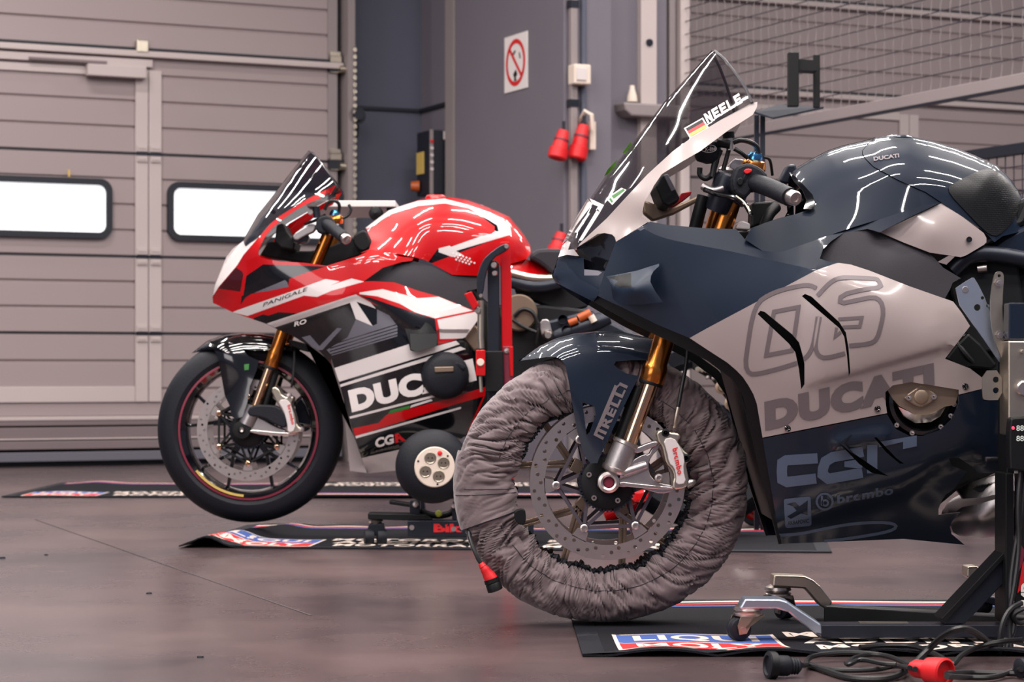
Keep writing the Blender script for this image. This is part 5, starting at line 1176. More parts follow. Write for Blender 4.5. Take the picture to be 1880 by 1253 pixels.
hang('thick black cable hanging in a loop down to the floor by the upright', [(1875, 1108, 4.36), (1852, 1120, 4.34), (1838, 1150, 4.33), (1836, 1190, 4.33), (1836, 1215, 4.33), (1842, 1224, 4.33)], .006)
hang('black cable dropping along the upright from the controller', [(1874, 866, 4.39), (1868, 930, 4.38), (1872, 1000, 4.38), (1862, 1080, 4.36), (1852, 1130, 4.35), (1856, 1190, 4.34), (1862, 1222, 4.33)], .005)
hang('black cable twisting beside the printed banner', [(1880, 866, 4.40), (1878, 940, 4.39), (1862, 1010, 4.38), (1852, 1100, 4.36), (1866, 1150, 4.35), (1846, 1190, 4.34), (1850, 1220, 4.33)], .005)
hang('black cable knotted at the foot of the upright', [(1890, 1140, 4.36), (1866, 1148, 4.35), (1858, 1128, 4.34), (1880, 1118, 4.34)], .005)
BC = thing('cable_connector', 'round black cable connector lying in front of the pit mat', 'connector', G(1440, 1232, 0))
a = G(1408, 1222, .024); dv = G(1470, 1224, .020)-a; L = dv.length
MB().lathe(a, dv, [(.0, .004), (.016, .004), (.018, 0), (.0235, .001), (.0235, L*.26), (.0185, L*.28), (.0185, L*.6), (.0165, L*.66), (.014, L*.7), (.0155, L*.74), (.013, L*.78), (.0155, L*.82), (.013, L*.86), (.015, L*.9), (.008, L), (.0, L)], 28).build('connector_body', 'rubber', BC)
MB().lathe(a, dv, [(.0240, L*.03), (.0252, L*.04), (.0252, L*.22), (.0240, L*.23)], 28).build('lock_ring', 'black', BC)
RP = thing('plug', 'bright red plug lying on the floor among the black cables', 'plug', G(1705, 1248, 0))
a = G(1674, 1227, .026); dv = G(1737, 1236, .026)-a; L = dv.length
MB().lathe(a, dv, [(.0, 0), (.011, .0), (.016, L*.12), (.0165, L*.45), (.0225, L*.5), (.0245, L*.7), (.0255, L*.97), (.022, L), (.019, L*.9), (.0, L*.9)], 28).build('plug_body', 'red_matte', RP)
BC2 = thing('cable_connector', 'small black cable connector at the lower right corner', 'connector', G(1876, 1236, 0))
a = G(1868, 1228, .02); dv = G(1900, 1226, .02)-a; L = dv.length
MB().lathe(a, dv, [(.0, 0), (.010, .0), (.018, L*.1), (.018, L*.3), (.012, L*.35), (.017, L*.45), (.017, L), (.0, L)], 20).build('connector_body', 'rubber', BC2)
# grit and bits on the floor
for k, (x, y, r) in enumerate(((368, 1208, .0045), (5, 1026, .006), (274, 1091, .005), (85, 1020, .004))):
    b = MB(); c = G(x, y, 0); b.lathe(c, (0, 0, 1), [(r*1.6, 0), (r*1.3, r*.7), (.0, r)], 7)
    tag(b.build('rubber_crumb', 'rubber', smooth=True), ['black rubber crumb nearest the camera on bare floor', 'dark rubber crumb at the left edge of the picture', 'dark crumb in front of the curled mat corner', 'small dark crumb on bare floor below the left mat'][k], 'debris', 'rubber crumbs on the bare floor')
# ================================================================== RED MOTORCYCLE
YR = 7.35
RB = thing('motorcycle', 'red, white and black race motorcycle standing behind, in front of the sectional door', 'motorcycle', (U(760, 680, YR).x, YR, 0))
K = Bike(YR, RB)
rlead = r1(1030, 85, 860, 290, 700, 500, 540, 700, 400, 945)
rrail = r1(1288, 418, 1130, 490, 1000, 560, 860, 645, 740, 720, 650, 795, 520, 945, 425, 1010)
rW = tps([(616, 340, .16), (586, 354, .165), (540, 382, .165), (500, 410, .15), (470, 440, .12), (452, 452, .08)])
def rscr(q):
    a = dist(q, rlead); b_ = dist(q, rrail); t = a/np.maximum(a+b_, 1e-6); return rW(q)*np.sqrt(np.clip(1-(1-t)**1.9, 0, 1))
rtrail = r1(1288, 418, 1240, 340, 1180, 260, 1110, 160, 1060, 105)
rs = K.panel('windscreen', rlead+r1(410, 985)+rrail[::-1]+rtrail[1:], rscr, 'clear_dark', body='shell', th=.003, step=7, rings=[rlead], label='dark tinted windscreen')
for sg in (1, -1):
    tp = [Vector(lift(np.array([p]), rscr(np.array([p])), YR)[0]) for p in resamp(rtrail, 6, False)]
    if sg < 0: tp = [Vector((p.x, 2*YR-p.y, p.z)) for p in tp]
    MB().tube(tp, .0025, 5).build('edge_strip', 'edge_dark', rs)
nw = tps([(447, 441, .02), (405, 500, .01), (391, 545, .02), (437, 485, .12), (470, 443, .13), (400, 528, .07), (500, 408, .152), (432, 492, .12)])
nsil = r1(400, 945, 300, 1030, 240, 1110, 180, 1250)+r3(130, 220, 105, 335)
K.panel('nose_cover', r1(405, 950)+nsil[1:]+r3(135, 300, 160, 250, 340, 40)+r1(400, 1090, 520, 950, 640, 805, 560, 880, 430, 1005), lambda q: np.maximum(nw(q), .002)*rnd(q, nsil, 14), 'white', body='shell', th=.004, step=6, rings=[nsil], label='clear white nose cover')
rside = tps([(616, 340, .165), (540, 383, .172), (600, 358, .17), (515, 405, .172), (474, 466, .19), (500, 478, .20), (437, 485, .14), (400, 530, .08), (391, 550, .035), (427, 573, .10), (489, 595, .15), (600, 488, .23), (680, 460, .23), (600, 560, .24), (700, 500, .235), (560, 530, .225), (720, 600, .25), (553, 627, .18), (608, 668, .20), (648, 795, .19), (663, 843, .16), (674, 869, .11), (740, 863, .11), (800, 700, .23), (880, 600, .21), (860, 560, .20), (890, 700, .21), (800, 800, .19), (760, 512, .20), (760, 475, .18)])
def wrs(q):
    C = [(474, 470), (515, 482), (600, 492), (640, 482), (700, 470)]
    w = rside(q)-np.clip(sdist(q, C), 0, 60)*.0006*(q[:, 0] > 600)
    w += .012/(1+np.exp(-sdist(q, [(500, 600), (600, 565), (657, 545), (700, 565), (760, 610)])/2.5))-.006
    return w
loopR = r1(1288, 420, 1240, 500, 1010, 600, 900, 660, 760, 760, 680, 830, 620, 900, 580, 970, 548, 1040, 545, 1080, 570, 1110, 640, 1132, 760, 1150, 1000, 1165, 1200, 1192, 1330, 1152, 1500, 1100, 1600, 1050)+r2(5, 560, 80, 528, 300, 562, 450, 590, 430, 622, 350, 632, 190, 680, 35, 792, 120, 790, 290, 800, 480, 868, 640, 912, 920, 1022, 950, 1040, 985, 1090, 870, 1250)+r5(960, 170, 1000, 190, 1045, 240, 1060, 380, 1140, 450, 1140, 570, 1070, 740, 1000, 860, 700, 1090, 540, 1110, 290, 1135, 250, 1025, 205, 868, 188, 815, 160, 720, 95, 500, 30, 300)+r3(1240, 985, 1120, 850, 960, 770, 850, 700, 740, 660, 620, 600, 300, 490, 110, 400, 105, 340, 130, 300, 160, 255, 330, 55, 345, 40)+r1(400, 1090, 520, 950, 655, 795, 740, 720, 860, 645, 1000, 560, 1130, 490)
RG = []
RG.append((r3(300, 490, 440, 525, 980, 330, 1110, 342, 1240, 285, 1560, 195, 1440, 165, 1235, 232, 1325, 192, 1190, 170, 1000, 240, 320, 478), 2))
RG.append((r3(500, 560, 500, 545, 590, 510, 640, 522, 740, 488, 880, 497, 1000, 500, 620, 610), 1))
RG.append((r3(560, 590, 1480, 350, 1700, 430)+r2(0, 905, 100, 930, 330, 1010, 620, 1100, 640, 1260)+r5(800, 210, 1160, 100, 1160, 500, 1000, 860, 700, 1090, 540, 1120, 290, 1145, 240, 1020, 10, 290)+r3(1240, 985, 960, 770, 740, 660), 1))
RG.append((r3(625, 598, 700, 636, 1472, 382, 1672, 455, 1620, 395, 1480, 318, 1430, 332), 2))
RG.append((r3(960, 730, 1040, 710, 1130, 815, 1300, 640, 1345, 645, 1160, 850, 1095, 852), 4))
RG.append((r3(1400, 730, 1480, 560, 1640, 620, 1682, 600, 1682, 460, 1800, 520, 1878, 620, 1878, 720, 1250, 905, 1200, 850), 4))
for k in range(5): RG.append((r3(1230, 800+k*30, 1880, 600+k*32, 1880, 609+k*32, 1230, 812+k*30), 1))
RG.append((r3(1420, 390, 1480, 380, 1640, 620, 1650, 625, 1480, 555), 6))
RG.append((r2(0, 883, 190, 855, 480, 930, 650, 918, 930, 1032, 620, 1095, 450, 1040, 330, 975, 150, 915, 0, 897), 2))
RG.append((r2(640, 1108, 955, 1042, 990, 1090, 870, 1260, 660, 1265, 655, 1180), 2))
RG.append((r5(45, 380, 590, 205, 600, 250, 640, 262, 800, 215, 930, 180, 955, 205, 780, 265, 90, 475), 2))
RG.append((r5(90, 497, 960, 222, 1000, 240, 96, 514), 2))
RG.append((r5(160, 727, 780, 568, 792, 582, 165, 743), 2))
RG.append((r5(185, 812, 372, 772, 432, 712, 900, 590, 1145, 510, 1145, 575, 900, 645, 200, 868), 0))
RG.append((r5(440, 706, 460, 680, 600, 645, 592, 668), 5))
RG.append((r5(597, 664, 608, 644, 750, 600, 762, 612), 2))
RG.append((r5(200, 868, 965, 655, 965, 670, 205, 885), 2))
RG.append((r5(240, 1027, 560, 955, 760, 905, 740, 1120, 280, 1145), 2))
RG.append((r3(400, 330, 430, 140, 590, 30, 900, 38, 1190, 52, 1000, 110, 840, 170, 832, 248, 480, 312, 420, 350, 375, 420, 385, 330), 1))
RG.append((r3(500, 305, 800, 180, 822, 200, 835, 245, 640, 285), 4))
RG.append((r3(160, 262, 330, 60, 392, 100, 400, 130, 372, 292), 3))
rp = K.panel('side_fairing', loopR, wrs, ['red', 'black_gloss', 'white', 'dark_red', 'grey_plastic', 'green', 'white'], regions=RG, th=.005, step=8, mirror=True, angle=40)
K.decal('model_lettering', rp, wrs, place_text(text_loops('PANIGALE', .0), r3(588, 438)[0], (80, -29.5), (2, -7.5)), 'black', step=14)
K.decal('small_lettering', rp, wrs, place_text(text_loops('RO', .03), r3(888, 628)[0], (22, -6), (1, -9)), 'white_flat', step=14)
K.decal('maker_lettering', rp, wrs, place_text(text_loops('DUCATI', .07, 1.1), r5(182, 698)[0], (229, -59), (-8, -41)), 'white_flat', step=9)
K.decal('team_lettering', rp, wrs, place_text(text_loops('CG', .05), r5(350, 955)[0], (34, -9), (-1, -18)), 'white_flat', step=9)
K.decal('team_lettering', rp, wrs, place_text(text_loops('R', .05), r5(492, 918)[0], (20, -5.5), (-1, -17)), 'red_matte', step=9)
K.decal('small_lettering', rp, wrs, place_text(text_loops('racing', .0), r5(355, 982)[0], (42, -11), (0, -4)), 'decal_grey', step=20)
# scoop at the flank
K.panel('side_scoop', r5(500, 10, 560, 90, 590, 180, 600, 240, 640, 262, 790, 215, 795, 130, 740, 60, 620, 0), tps([(730, 585, .23), (750, 640, .26), (800, 635, .255), (790, 600, .24)]), ['black_gloss', 'black'], regions=[(r5(600, 130, 790, 130, 795, 215, 640, 262, 605, 240), 1)], th=.01, mirror=True, step=8)
# tank
rsil = r2(50, 350, 240, 208, 400, 150, 500, 116, 600, 100, 750, 97, 880, 118, 1050, 178, 1230, 258, 1300, 340, 1360, 420, 1405, 500)
rt = tps([(680, 430, .10), (680, 460, .20), (760, 470, .19), (760, 400, .15), (860, 480, .17), (860, 400, .15), (940, 460, .12), (960, 480, .08), (780, 500, .18), (870, 505, .16)])
wrt = lambda q: np.maximum(rt(q), 0)*rnd(q, rsil, 52)
tl = rsil+r2(1405, 560, 1370, 610, 1240, 648, 1150, 665, 1000, 742, 960, 746, 760, 738, 560, 625, 450, 592, 300, 563, 80, 528, 100, 460)
TR = [(r2(380, 200, 640, 150, 620, 195, 440, 250), 0),
      (r2(560, 640, 640, 530, 800, 505, 1060, 420, 1130, 440, 860, 540, 600, 640), 1),
      (r2(900, 185, 1040, 235, 1160, 330, 1160, 390, 1110, 400, 1110, 340), 1), (r2(1030, 410, 1160, 385, 1160, 400, 1050, 430), 1),
      (r2(50, 350, 230, 204, 480, 130, 700, 112, 880, 160, 1080, 228, 1235, 320, 1250, 405, 1060, 462, 780, 545, 740, 512, 1000, 420, 1145, 385, 1130, 330, 1050, 280, 900, 190, 700, 150, 480, 172, 260, 238, 62, 362), 2),
      (r2(650, 520, 740, 498, 800, 545, 860, 580, 760, 590, 650, 552), 2)]
tk2 = K.panel('fuel_tank', tl, wrt, ['red', 'black_gloss', 'white'], regions=TR, body=True, step=7, rings=[rsil])
dots = [circ(2.0, 6, *r2(x, y)[0]) for i in range(7) for j in range(4) for x, y in [(770+i*27+j*12, 560+i*9+j*26)]]
K.decal('dot_pattern', tk2, wrt, [l for l in dots if inside(np.array([l[0]]), loop_edges([r2(740, 540, 900, 560, 960, 640, 920, 668, 760, 600)]))[0]], 'white_flat', step=20).__setitem__('kind', 'stuff')
K.lathe('fuel_cap', U(800, 363, YR), [(.0, .008), (.03, .008), (.035, .0), (.035, -.02)], 'red', parent=tk2, axis=(0, 0, 1))
K.panel('frame_cover', r2(35, 795, 190, 680, 350, 630, 430, 622, 560, 650, 740, 742, 960, 746, 975, 850, 880, 872, 930, 1025, 640, 912, 480, 868, 290, 800, 120, 790), tps([(668, 517, .20), (750, 480, .18), (740, 500, .20), (825, 505, .17), (870, 507, .15), (866, 565, .17), (800, 540, .19)]), 'black_matte', th=.005, step=8, mirror=True)
K.panel('tail_fairing', r2(1240, 648, 1370, 608, 1500, 658, 1585, 745, 1540, 757, 1240, 692), tps([(937, 484, .10), (966, 476, .03), (1012, 507, .06), (940, 494, .11)]), 'red', body=True, step=7)
K.prism('seat', smooth_loop(r2(1375, 592, 1440, 535, 1500, 518, 1700, 524, 1760, 600, 1690, 740, 1585, 745, 1500, 656), 1), .09, -.09, 'black_matte', bevel=.015)
K.tube('subframe', [(*r2(1230, 720)[0], .11), (*r2(1440, 775)[0], .11), (*r2(1700, 760)[0], .10)], .014, 'zinc', 12)
K.tube('subframe', [(*r2(1240, 790)[0], .10), (*r2(1450, 850)[0], .11), (*r2(1700, 790)[0], .10)], .022, 'dark_metal', 12)
K.prism('engine', [(625, 500), (700, 480), (860, 520), (900, 560), (1000, 560), (1090, 570), (1130, 650), (1060, 760), (960, 790), (860, 800), (740, 840), (690, 840), (660, 760), (640, 680)], .10, -.10, 'skin_dark', bevel=.01)
K.prism('swingarm', [(1000, 590), (1080, 570), (1180, 620), (1320, 760), (1310, 800), (1260, 790), (1120, 690), (1020, 650)], .12, .04, 'dark_metal', bevel=.01)
K.prism('rear_frame', r2(1250, 770, 1450, 825, 1620, 790, 1860, 930, 1879, 1000, 1700, 1050, 1500, 980, 1290, 900), .06, -.06, 'skin_dark', bevel=.006)
K.lathe('frame_disc', (*zS(530, 350)[0], .13), [(.0, .006), (.055, .006), (.06, 0), (.06, -.03)], 'bronze', seg=32)
K.lathe('footpeg', (*zS(780, 545)[0], .17), [(.0, .02), (.010, .02), (.018, .008), (.018, -.008), (.008, -.04)], 'steel')
K.prism('heel_plate', smooth_loop(zS(710, 410, 790, 400, 810, 480, 830, 560, 760, 600, 710, 520), 1), .15, .13, 'alu', bevel=.004)
K.cyl('shock_reservoir', (*zS(960, 440)[0], .14), (*zS(1035, 412)[0], .14), .011, 'orange')
K.cyl('shock_reservoir', (*zS(1045, 400)[0], .13), (*zS(1150, 350)[0], .13), .014, 'orange')
K.cyl('shock_cap', (*zS(1150, 375)[0], .14), (*zS(1180, 430)[0], .14), .011, 'cream_plastic')
for x, y in zS(908, 405, 940, 495): K.lathe('tube_end', (x, y, .14), [(.014, 0), (.0165, .0), (.0165, -.05), (.014, -.05)], 'dark_metal', seg=24)
K.tube('exhaust_pipe', [(*zS(850, 560)[0], .10), (*zS(1000, 500)[0], .11), (*zS(1180, 440)[0], .11), (*zS(1300, 400)[0], .10)], .028, 'dark_metal', 16)
K.tube('hose', [(*zS(490, 380)[0], .14), (*zS(560, 310)[0], .15), (*zS(650, 340)[0], .15), (*zS(695, 440)[0], .15), (*zS(680, 620)[0], .14)], .007, 'cable', 10)
K.tube('hose', [(*zS(480, 410)[0], .14), (*zS(560, 470)[0], .15), (*zS(680, 520)[0], .15)], .006, 'cable', 10)
# clutch cover, steps at the flank
ccv = K.lathe('clutch_cover', (*r5(850, 430)[0], .235), [(.0, .022), (.05, .02), (.066, .012), (.075, 0), (.078, -.05)], 'rubber', seg=40)
K.prism('cover_label', r5(772, 370, 912, 366, 912, 402, 778, 408), .262, .25, 'bronze', parent=ccv, bevel=.002)
K.prism('cover_lug', smooth_loop(r5(740, 340, 930, 330, 1000, 360, 990, 400, 930, 360, 760, 370), 1), .255, .22, 'rubber', parent=ccv, bevel=.004)
K.prism('case_plate', r5(980, 170, 1060, 60, 1120, 120, 1110, 230, 1060, 260), .18, .10, 'bronze', bevel=.006)
# front end
def Wr(w): p = U(456, 790, YR-.06); return Vector((p.x, YR-w, p.z))
rwh = K.lathe('front_wheel', Wr(0), [(.208, -.05), (.226, -.062), (.232, -.058), (.226, -.045), (.210, -.02), (.207, 0), (.210, .02), (.226, .045), (.232, .058), (.226, .062), (.208, .05), (.202, .03), (.199, 0), (.202, -.03)], 'black_gloss', seg=80)
tyr = MB().lathe(Wr(0), (0, -1, 0), [(.228, -.056), (.245, -.064), (.268, -.060), (.288, -.046), (.301, -.026), (.306, 0), (.301, .026), (.288, .046), (.268, .060), (.245, .064), (.228, .056)], 96).build('tyre', 'rubber', rwh)
MB().lathe(Wr(0), (0, -1, 0), [(.2225, .061), (.2225, .0635), (.2295, .0625), (.2295, .058)], 90).build('rim_stripe', 'red_line', rwh)
qa = [ang((0, 0), .219, 218+k*3) for k in range(17)]+[ang((0, 0), .211, 218+k*3) for k in range(16, -1, -1)]
extrude_loops('rim_sticker', [qa], lambda x, z: Vector((Wr(0).x+x, YR-.0635, Wr(0).z+z)), Vector((0, .001, 0)), 'yellow', rwh)
spokes(rwh, Wr(0), .03, .09, .206, ((75, 105), (147, 177), (219, 249), (291, 321), (3, 33)), 'black_gloss', t=.010, dep=.02)
K.lathe('hub', Wr(0), [(.022, -.06), (.04, -.06), (.045, .02), (.04, .06), (.022, .06)], 'skin_dark', parent=rwh)
brake_disc(RB, Wr(0), .075, .133, .166, holes=54, bob=30, cm='skin_dark', bm='gold_chrome')
brake_disc(RB, Wr(0), .075, .133, .166, holes=54, bob=30, cm='skin_dark', bm='gold_chrome', side=-1)
b = MB(); C_ = Wr(.078)
for k in range(48):
    a = 360*k/48; p = ang((C_.x, C_.z), .054, a); q = ang((C_.x, C_.z), .0625, a); b.bar((p[0], C_.y, p[1]), (q[0], C_.y, q[1]), .0042, .004, up=(0, 1, 0))
b.build('sensor_ring', 'dark_metal', rwh, False, kind='stuff')
K.lathe('hub_flange', Wr(.07), [(.0, .02), (.03, .02), (.05, .016), (.056, .01), (.056, 0)], 'skin_dark', parent=rwh)
for sg in (-1, 1):
    def S(x, y, w=.10):
        p = K.P(x, y, w); return p if sg > 0 else Vector((p.x, 2*YR-p.y, p.z))
    MB().tube([S(603, 430), S(581, 482), S(552, 545), S(521, 606)], .0205, 24).build('fork_outer_tube', 'gold', RB)
    a, e = S(521, 604), S(496, 675); dv = e-a; L = dv.length
    MB().lathe(a, dv, [(.0205, 0), (.0205, L*.5), (.0245, L*.62), (.0255, L*.7), (.0255, L*.96), (.023, L)], 30).build('fork_lower_sleeve', 'gold', RB)
    MB().lathe(e, dv, [(.0255, -.004), (.0265, 0), (.0265, .006), (.017, .006)], 30).build('fork_seal', 'black', RB)
    MB().cyl(S(494, 678), S(466, 756), .0165, seg=28).build('fork_chrome_tube', 'gold_chrome', RB)
    MB().cyl(S(507, 680, .09), S(486, 750, .09), .013, seg=16).build('fork_guard', 'black', RB)
K.cyl('fork_foot', (468, 748, .10), (452, 780, .10), .026, 'alu')
K.lathe('axle_nut', (444, 790, .115), [(.0, .012), (.008, .012), (.012, .006), (.016, .006), (.028, .004), (.030, -.004), (.030, -.03)], 'skin_dark')
K.lathe('axle_end', (444, 790, .128), [(.0, .002), (.006, .004), (.008, 0)], 'steel', seg=18)
K.prism('caliper_bracket', smooth_loop(r4(540, 560, 600, 540, 680, 570, 760, 620, 830, 640, 835, 672, 740, 680, 640, 672, 560, 600), 1), .108, .085, 'alu', bevel=.004)
K.prism('bracket_rib', smooth_loop(r4(600, 640, 700, 650, 830, 662, 900, 655, 890, 675, 740, 682, 600, 660), 1), .118, .105, 'steel', bevel=.002)
K.prism('brake_duct', smooth_loop(r4(585, 540, 610, 490, 700, 485, 790, 495, 830, 560, 835, 640, 760, 610, 680, 565, 610, 560), 1), .13, .09, 'rubber', bevel=.006)
cal2 = K.prism('brake_caliper', smooth_loop(r4(730, 385, 775, 370, 815, 440, 870, 430, 880, 450, 860, 480, 890, 560, 900, 620, 940, 630, 930, 660, 840, 668, 830, 600, 800, 520, 770, 470), 1), .125, .05, 'zinc', bevel=.005)
K.prism('caliper_face', smooth_loop(r4(776, 458, 850, 450, 880, 560, 890, 645, 840, 664, 838, 600, 815, 520), 1), .131, .124, 'white', parent=cal2, bevel=.002)
flat_loops('lettering', place_text(text_loops('brembo', .03, 1.1), r4(838, 490)[0], (8, 36), (6, -2)), lambda x, y: K.P(x, y, .1325), 'red_matte', cal2)
for x, y in r4(925, 640, 850, 430): K.lathe('bolt', (x, y, .125), [(.0, .006), (.008, .005), (.008, -.02)], 'steel', parent=cal2, seg=14)
K.prism('far_caliper', smooth_loop(r4(880, 440, 940, 460, 990, 600, 960, 660, 900, 640), 1), -.05, -.12, 'dark_metal', bevel=.004)
K.tube('brake_hose', [(541, 640, .08), (540, 670, .09), (537, 700, .10), (535, 712, .10)], .004, 'cable', 8)
K.tube('hose_fitting', [(513, 690, .09), (507, 705, .09), (505, 712, .09)], .0045, 'zinc', 8)
rft = r4(245, 165, 340, 90, 450, 50, 560, 38, 680, 42, 770, 58, 850, 95)
rfw = tps([(352, 648, .01), (400, 618, .06), (470, 620, .085), (530, 640, .09), (400, 640, .09), (470, 660, .105), (440, 700, .108), (430, 770, .108), (490, 640, .10)])
wrf = lambda q: np.maximum(rfw(q), .002)*rnd(q, rft, 24)
K.panel('front_fender', rft+r4(900, 130, 880, 150, 760, 145, 640, 150, 560, 140, 600, 185, 662, 212, 640, 290, 605, 370, 590, 470, 560, 560, 520, 575, 492, 560, 478, 490, 450, 430, 430, 320, 405, 180, 380, 142, 330, 145), wrf, 'black_gloss', body='shell', th=.004, step=6, rings=[rft], label='black front fender with side strut')
K.decal('green_sticker', RB, wrf, [r4(570, 235, 600, 232, 598, 268, 572, 272)], 'green', eps=.002)
K.prism('fairing_lip', [(566, 632), (590, 640), (612, 668), (630, 735), (642, 866), (674, 870), (650, 800), (628, 724), (608, 664), (580, 642)], .13, -.13, 'rail_grey', bevel=.002)
K.prism('fork_lower_yoke', r4(840, 80, 960, 110, 975, 160, 930, 150, 860, 120), .09, -.09, 'black', bevel=.004)
# cockpit
kg = K.tube('handlebar_grip', [(597, 410, .19), (616, 424, .26), (632, 437, .33)], .019, 'rubber', 22, sm=1)
a = K.P(631, 436, .325); dv = K.P(641, 443, .36)-a
MB().lathe(a, dv, [(.016, -.004), (.017, 0), (.0165, .022), (.013, .026), (.007, .026), (.0, .022)], 24).build('bar_end_weight', 'steel', kg)
K.prism('switch_housing', smooth_loop(r1(1100, 740, 1180, 700, 1260, 730, 1280, 830, 1180, 900, 1090, 860), 1), .21, .15, 'rubber', bevel=.006)
K.lathe('adjuster_ring', (616, 401, .10), [(.0, .014), (.012, .014), (.022, .008), (.026, 0), (.026, -.014)], 'gold', axis=(.1, -.2, 1))
K.lathe('adjuster_cap', (615, 393, .10), [(.0, .014), (.012, .012), (.018, .002), (.018, -.008)], 'bluechrome', axis=(.1, -.2, 1))
K.tube('cable_loop', [(596, 386, .12), (602, 371, .12), (616, 368, .12), (624, 376, .11), (622, 392, .10)], .0055, 'cable', 10)
K.tube('cable_loop', [(628, 402, .1), (640, 396, .1), (646, 384, .1), (640, 376, .1)], .005, 'cable', 10)
K.tube('lever', [(560, 412, .16), (580, 405, .18), (597, 395, .2)], .005, 'black_gloss', 8)
K.prism('lever_bracket', smooth_loop(r1(860, 900, 1010, 800, 1100, 780, 1090, 860, 1000, 900, 900, 960), 1), .16, .12, 'alu', bevel=.004)
K.cyl('clutch_reservoir', (582, 400, .13), (580, 380, .13), .012, 'dark_metal')
K.lathe('reservoir_cap', (570, 390, .14), [(.0, .004), (.008, .004), (.009, 0)], 'steel', seg=16)
K.prism('steering_damper', smooth_loop(r1(860, 910, 940, 880, 1020, 880, 1030, 960, 930, 990, 870, 960), 1), .14, .08, 'black_gloss', bevel=.004)
K.prism('dashboard', r1(720, 800, 780, 780, 830, 880, 900, 960, 880, 1040, 760, 1020, 700, 960), .10, -.10, 'skin_dark', bevel=.005)
K.prism('red_inner_panel', r1(830, 860, 980, 700, 1060, 660, 1070, 720, 920, 860, 850, 920), -.08, -.12, 'red', bevel=.003)
K.prism('cockpit_liner', r1(560, 1090, 640, 960, 720, 960, 900, 1050, 1050, 1050, 1250, 1000, 1500, 900, 1600, 980, 1600, 1060, 1200, 1200), .0, -.16, 'skin_dark', bevel=.004)
K.prism('tank_front_trim', smooth_loop(r1(1470, 880, 1570, 840, 1600, 900, 1640, 1000, 1560, 1060, 1500, 1040, 1440, 960), 1), .14, -.14, 'black', bevel=.006)
K.lathe('mirror_stub', (502, 389, .12), [(.0, .006), (.007, .004), (.008, -.006)], 'black', seg=12)
# rear wheel, chain and sprocket seen past the grey warmer
def Wb(w): p = U(1288, 790, YR-.06); return Vector((p.x, YR-w, p.z))
bwh = MB().lathe(Wb(0), (0, -1, 0), [(.205, -.085), (.225, -.095), (.235, -.08), (.21, 0), (.235, .08), (.225, .095), (.205, .085), (.20, 0)], 60).build('rear_wheel', 'black_gloss', RB)
MB().lathe(Wb(0), (0, -1, 0), [(.228, -.09), (.27, -.098), (.30, -.075), (.318, -.035), (.322, 0), (.318, .035), (.30, .075), (.27, .098), (.228, .09)], 72).build('tyre', 'rubber', bwh)
MB().lathe(Wb(.13), (0, -1, 0), [(.06, 0), (.10, .0), (.105, .004), (.10, .008), (.06, .008)], 44).build('sprocket', 'dark_metal', bwh)
for x, y in zm(1260, 620, .30303)(215, 303, 270, 400): K.lathe('sprocket_nut', (x, y, .15), [(.0, .008), (.011, .008), (.014, .002), (.022, 0), (.022, -.01)], 'bronze', seg=20)
for x, y in zm(1260, 620, .30303)(128, 243, 163, 247, 198, 245, 292, 478, 310, 445): K.lathe('chain_bolt', (x, y, .15), [(.0, .006), (.006, .005), (.007, 0)], 'steel', seg=12)
ch = MB()
for k in range(7):
    x, y = zm(1260, 620, .30303)(70+k*26, 193+k*2)[0]; ch.cyl(K.P(x, y, .14), K.P(x, y, .125), .009, seg=12)
    ch.cyl(K.P(x, y, .145), K.P(x, y, .14), .006, seg=10)
ch.build('drive_chain', 'zinc', RB, kind='stuff')
K.prism('chain_guard', zm(1260, 620, .30303)(90, 125, 160, 172, 88, 178), .14, .12, 'red', bevel=.002)
K.prism('swingarm_end', zm(1260, 620, .30303)(30, 110, 90, 118, 95, 180, 260, 260, 330, 400, 390, 560, 340, 540, 250, 380, 160, 260, 40, 190), .12, .08, 'black', bevel=.004)
# ------------------------------------------------------------------ stand of the red motorcycle
YL = 7.0
LS = thing('lift_stand', 'red and black lift stand with a red post, holding up the red motorcycle', 'motorcycle stand', (U(900, 680, YL).x, YL, 0))
def lpr(name, poly, Y0, Y1, m, bevel=.003, parent=LS, **k): return MB().prism(poly, Y0, Y1).build(name, m, parent, False, bevel=bevel, **k)
lpr('black_post', smooth_loop(r2(1052, 660, 1058, 630, 1080, 620, 1125, 620, 1145, 640, 1148, 700), 0)+[(917, 990), (895, 990)], 6.96, 7.02, 'dark_metal')
lpr('red_post', r2(1155, 478, 1165, 465, 1235, 465, 1248, 760)+[(945, 975), (926, 975)], 6.98, 7.04, 'red', label='bright red upright')
lpr('arm', smooth_loop(r2(1180, 478, 1232, 490, 1225, 530, 1085, 605, 1035, 740, 1015, 905, 968, 910, 958, 770, 1000, 640, 1040, 580), 1), 6.92, 6.95, 'dark_metal')
for x, y, r in ((*r2(1207, 505)[0], .008), (*r2(1103, 658)[0], .010), (*r2(1110, 725)[0], .009), (*r2(998, 908)[0], .006), (*r2(910, 928)[0], .008), (*r2(972, 1030)[0], .010)):
    MB().lathe(U(x, y, 6.92), (0, -1, 0), [(.0, .006), (r*.8, .006), (r, 0), (r, -.02)], 14).build('bolt', 'steel', LS)
lpr('red_clamp', smooth_loop(r2(858, 895, 920, 872, 980, 985, 935, 1030), 0), 6.90, 6.94, 'red')
MB().tube([U(*r2(998, 950)[0], 6.95), U(*r2(995, 1253)[0], 6.95), U(*zS(205, 660)[0], 6.95)], .011, 12).build('rod', 'zinc', LS)
lpr('red_bracket', zS(158, 672, 240, 672, 240, 895, 158, 895), 6.88, 6.92, 'red')
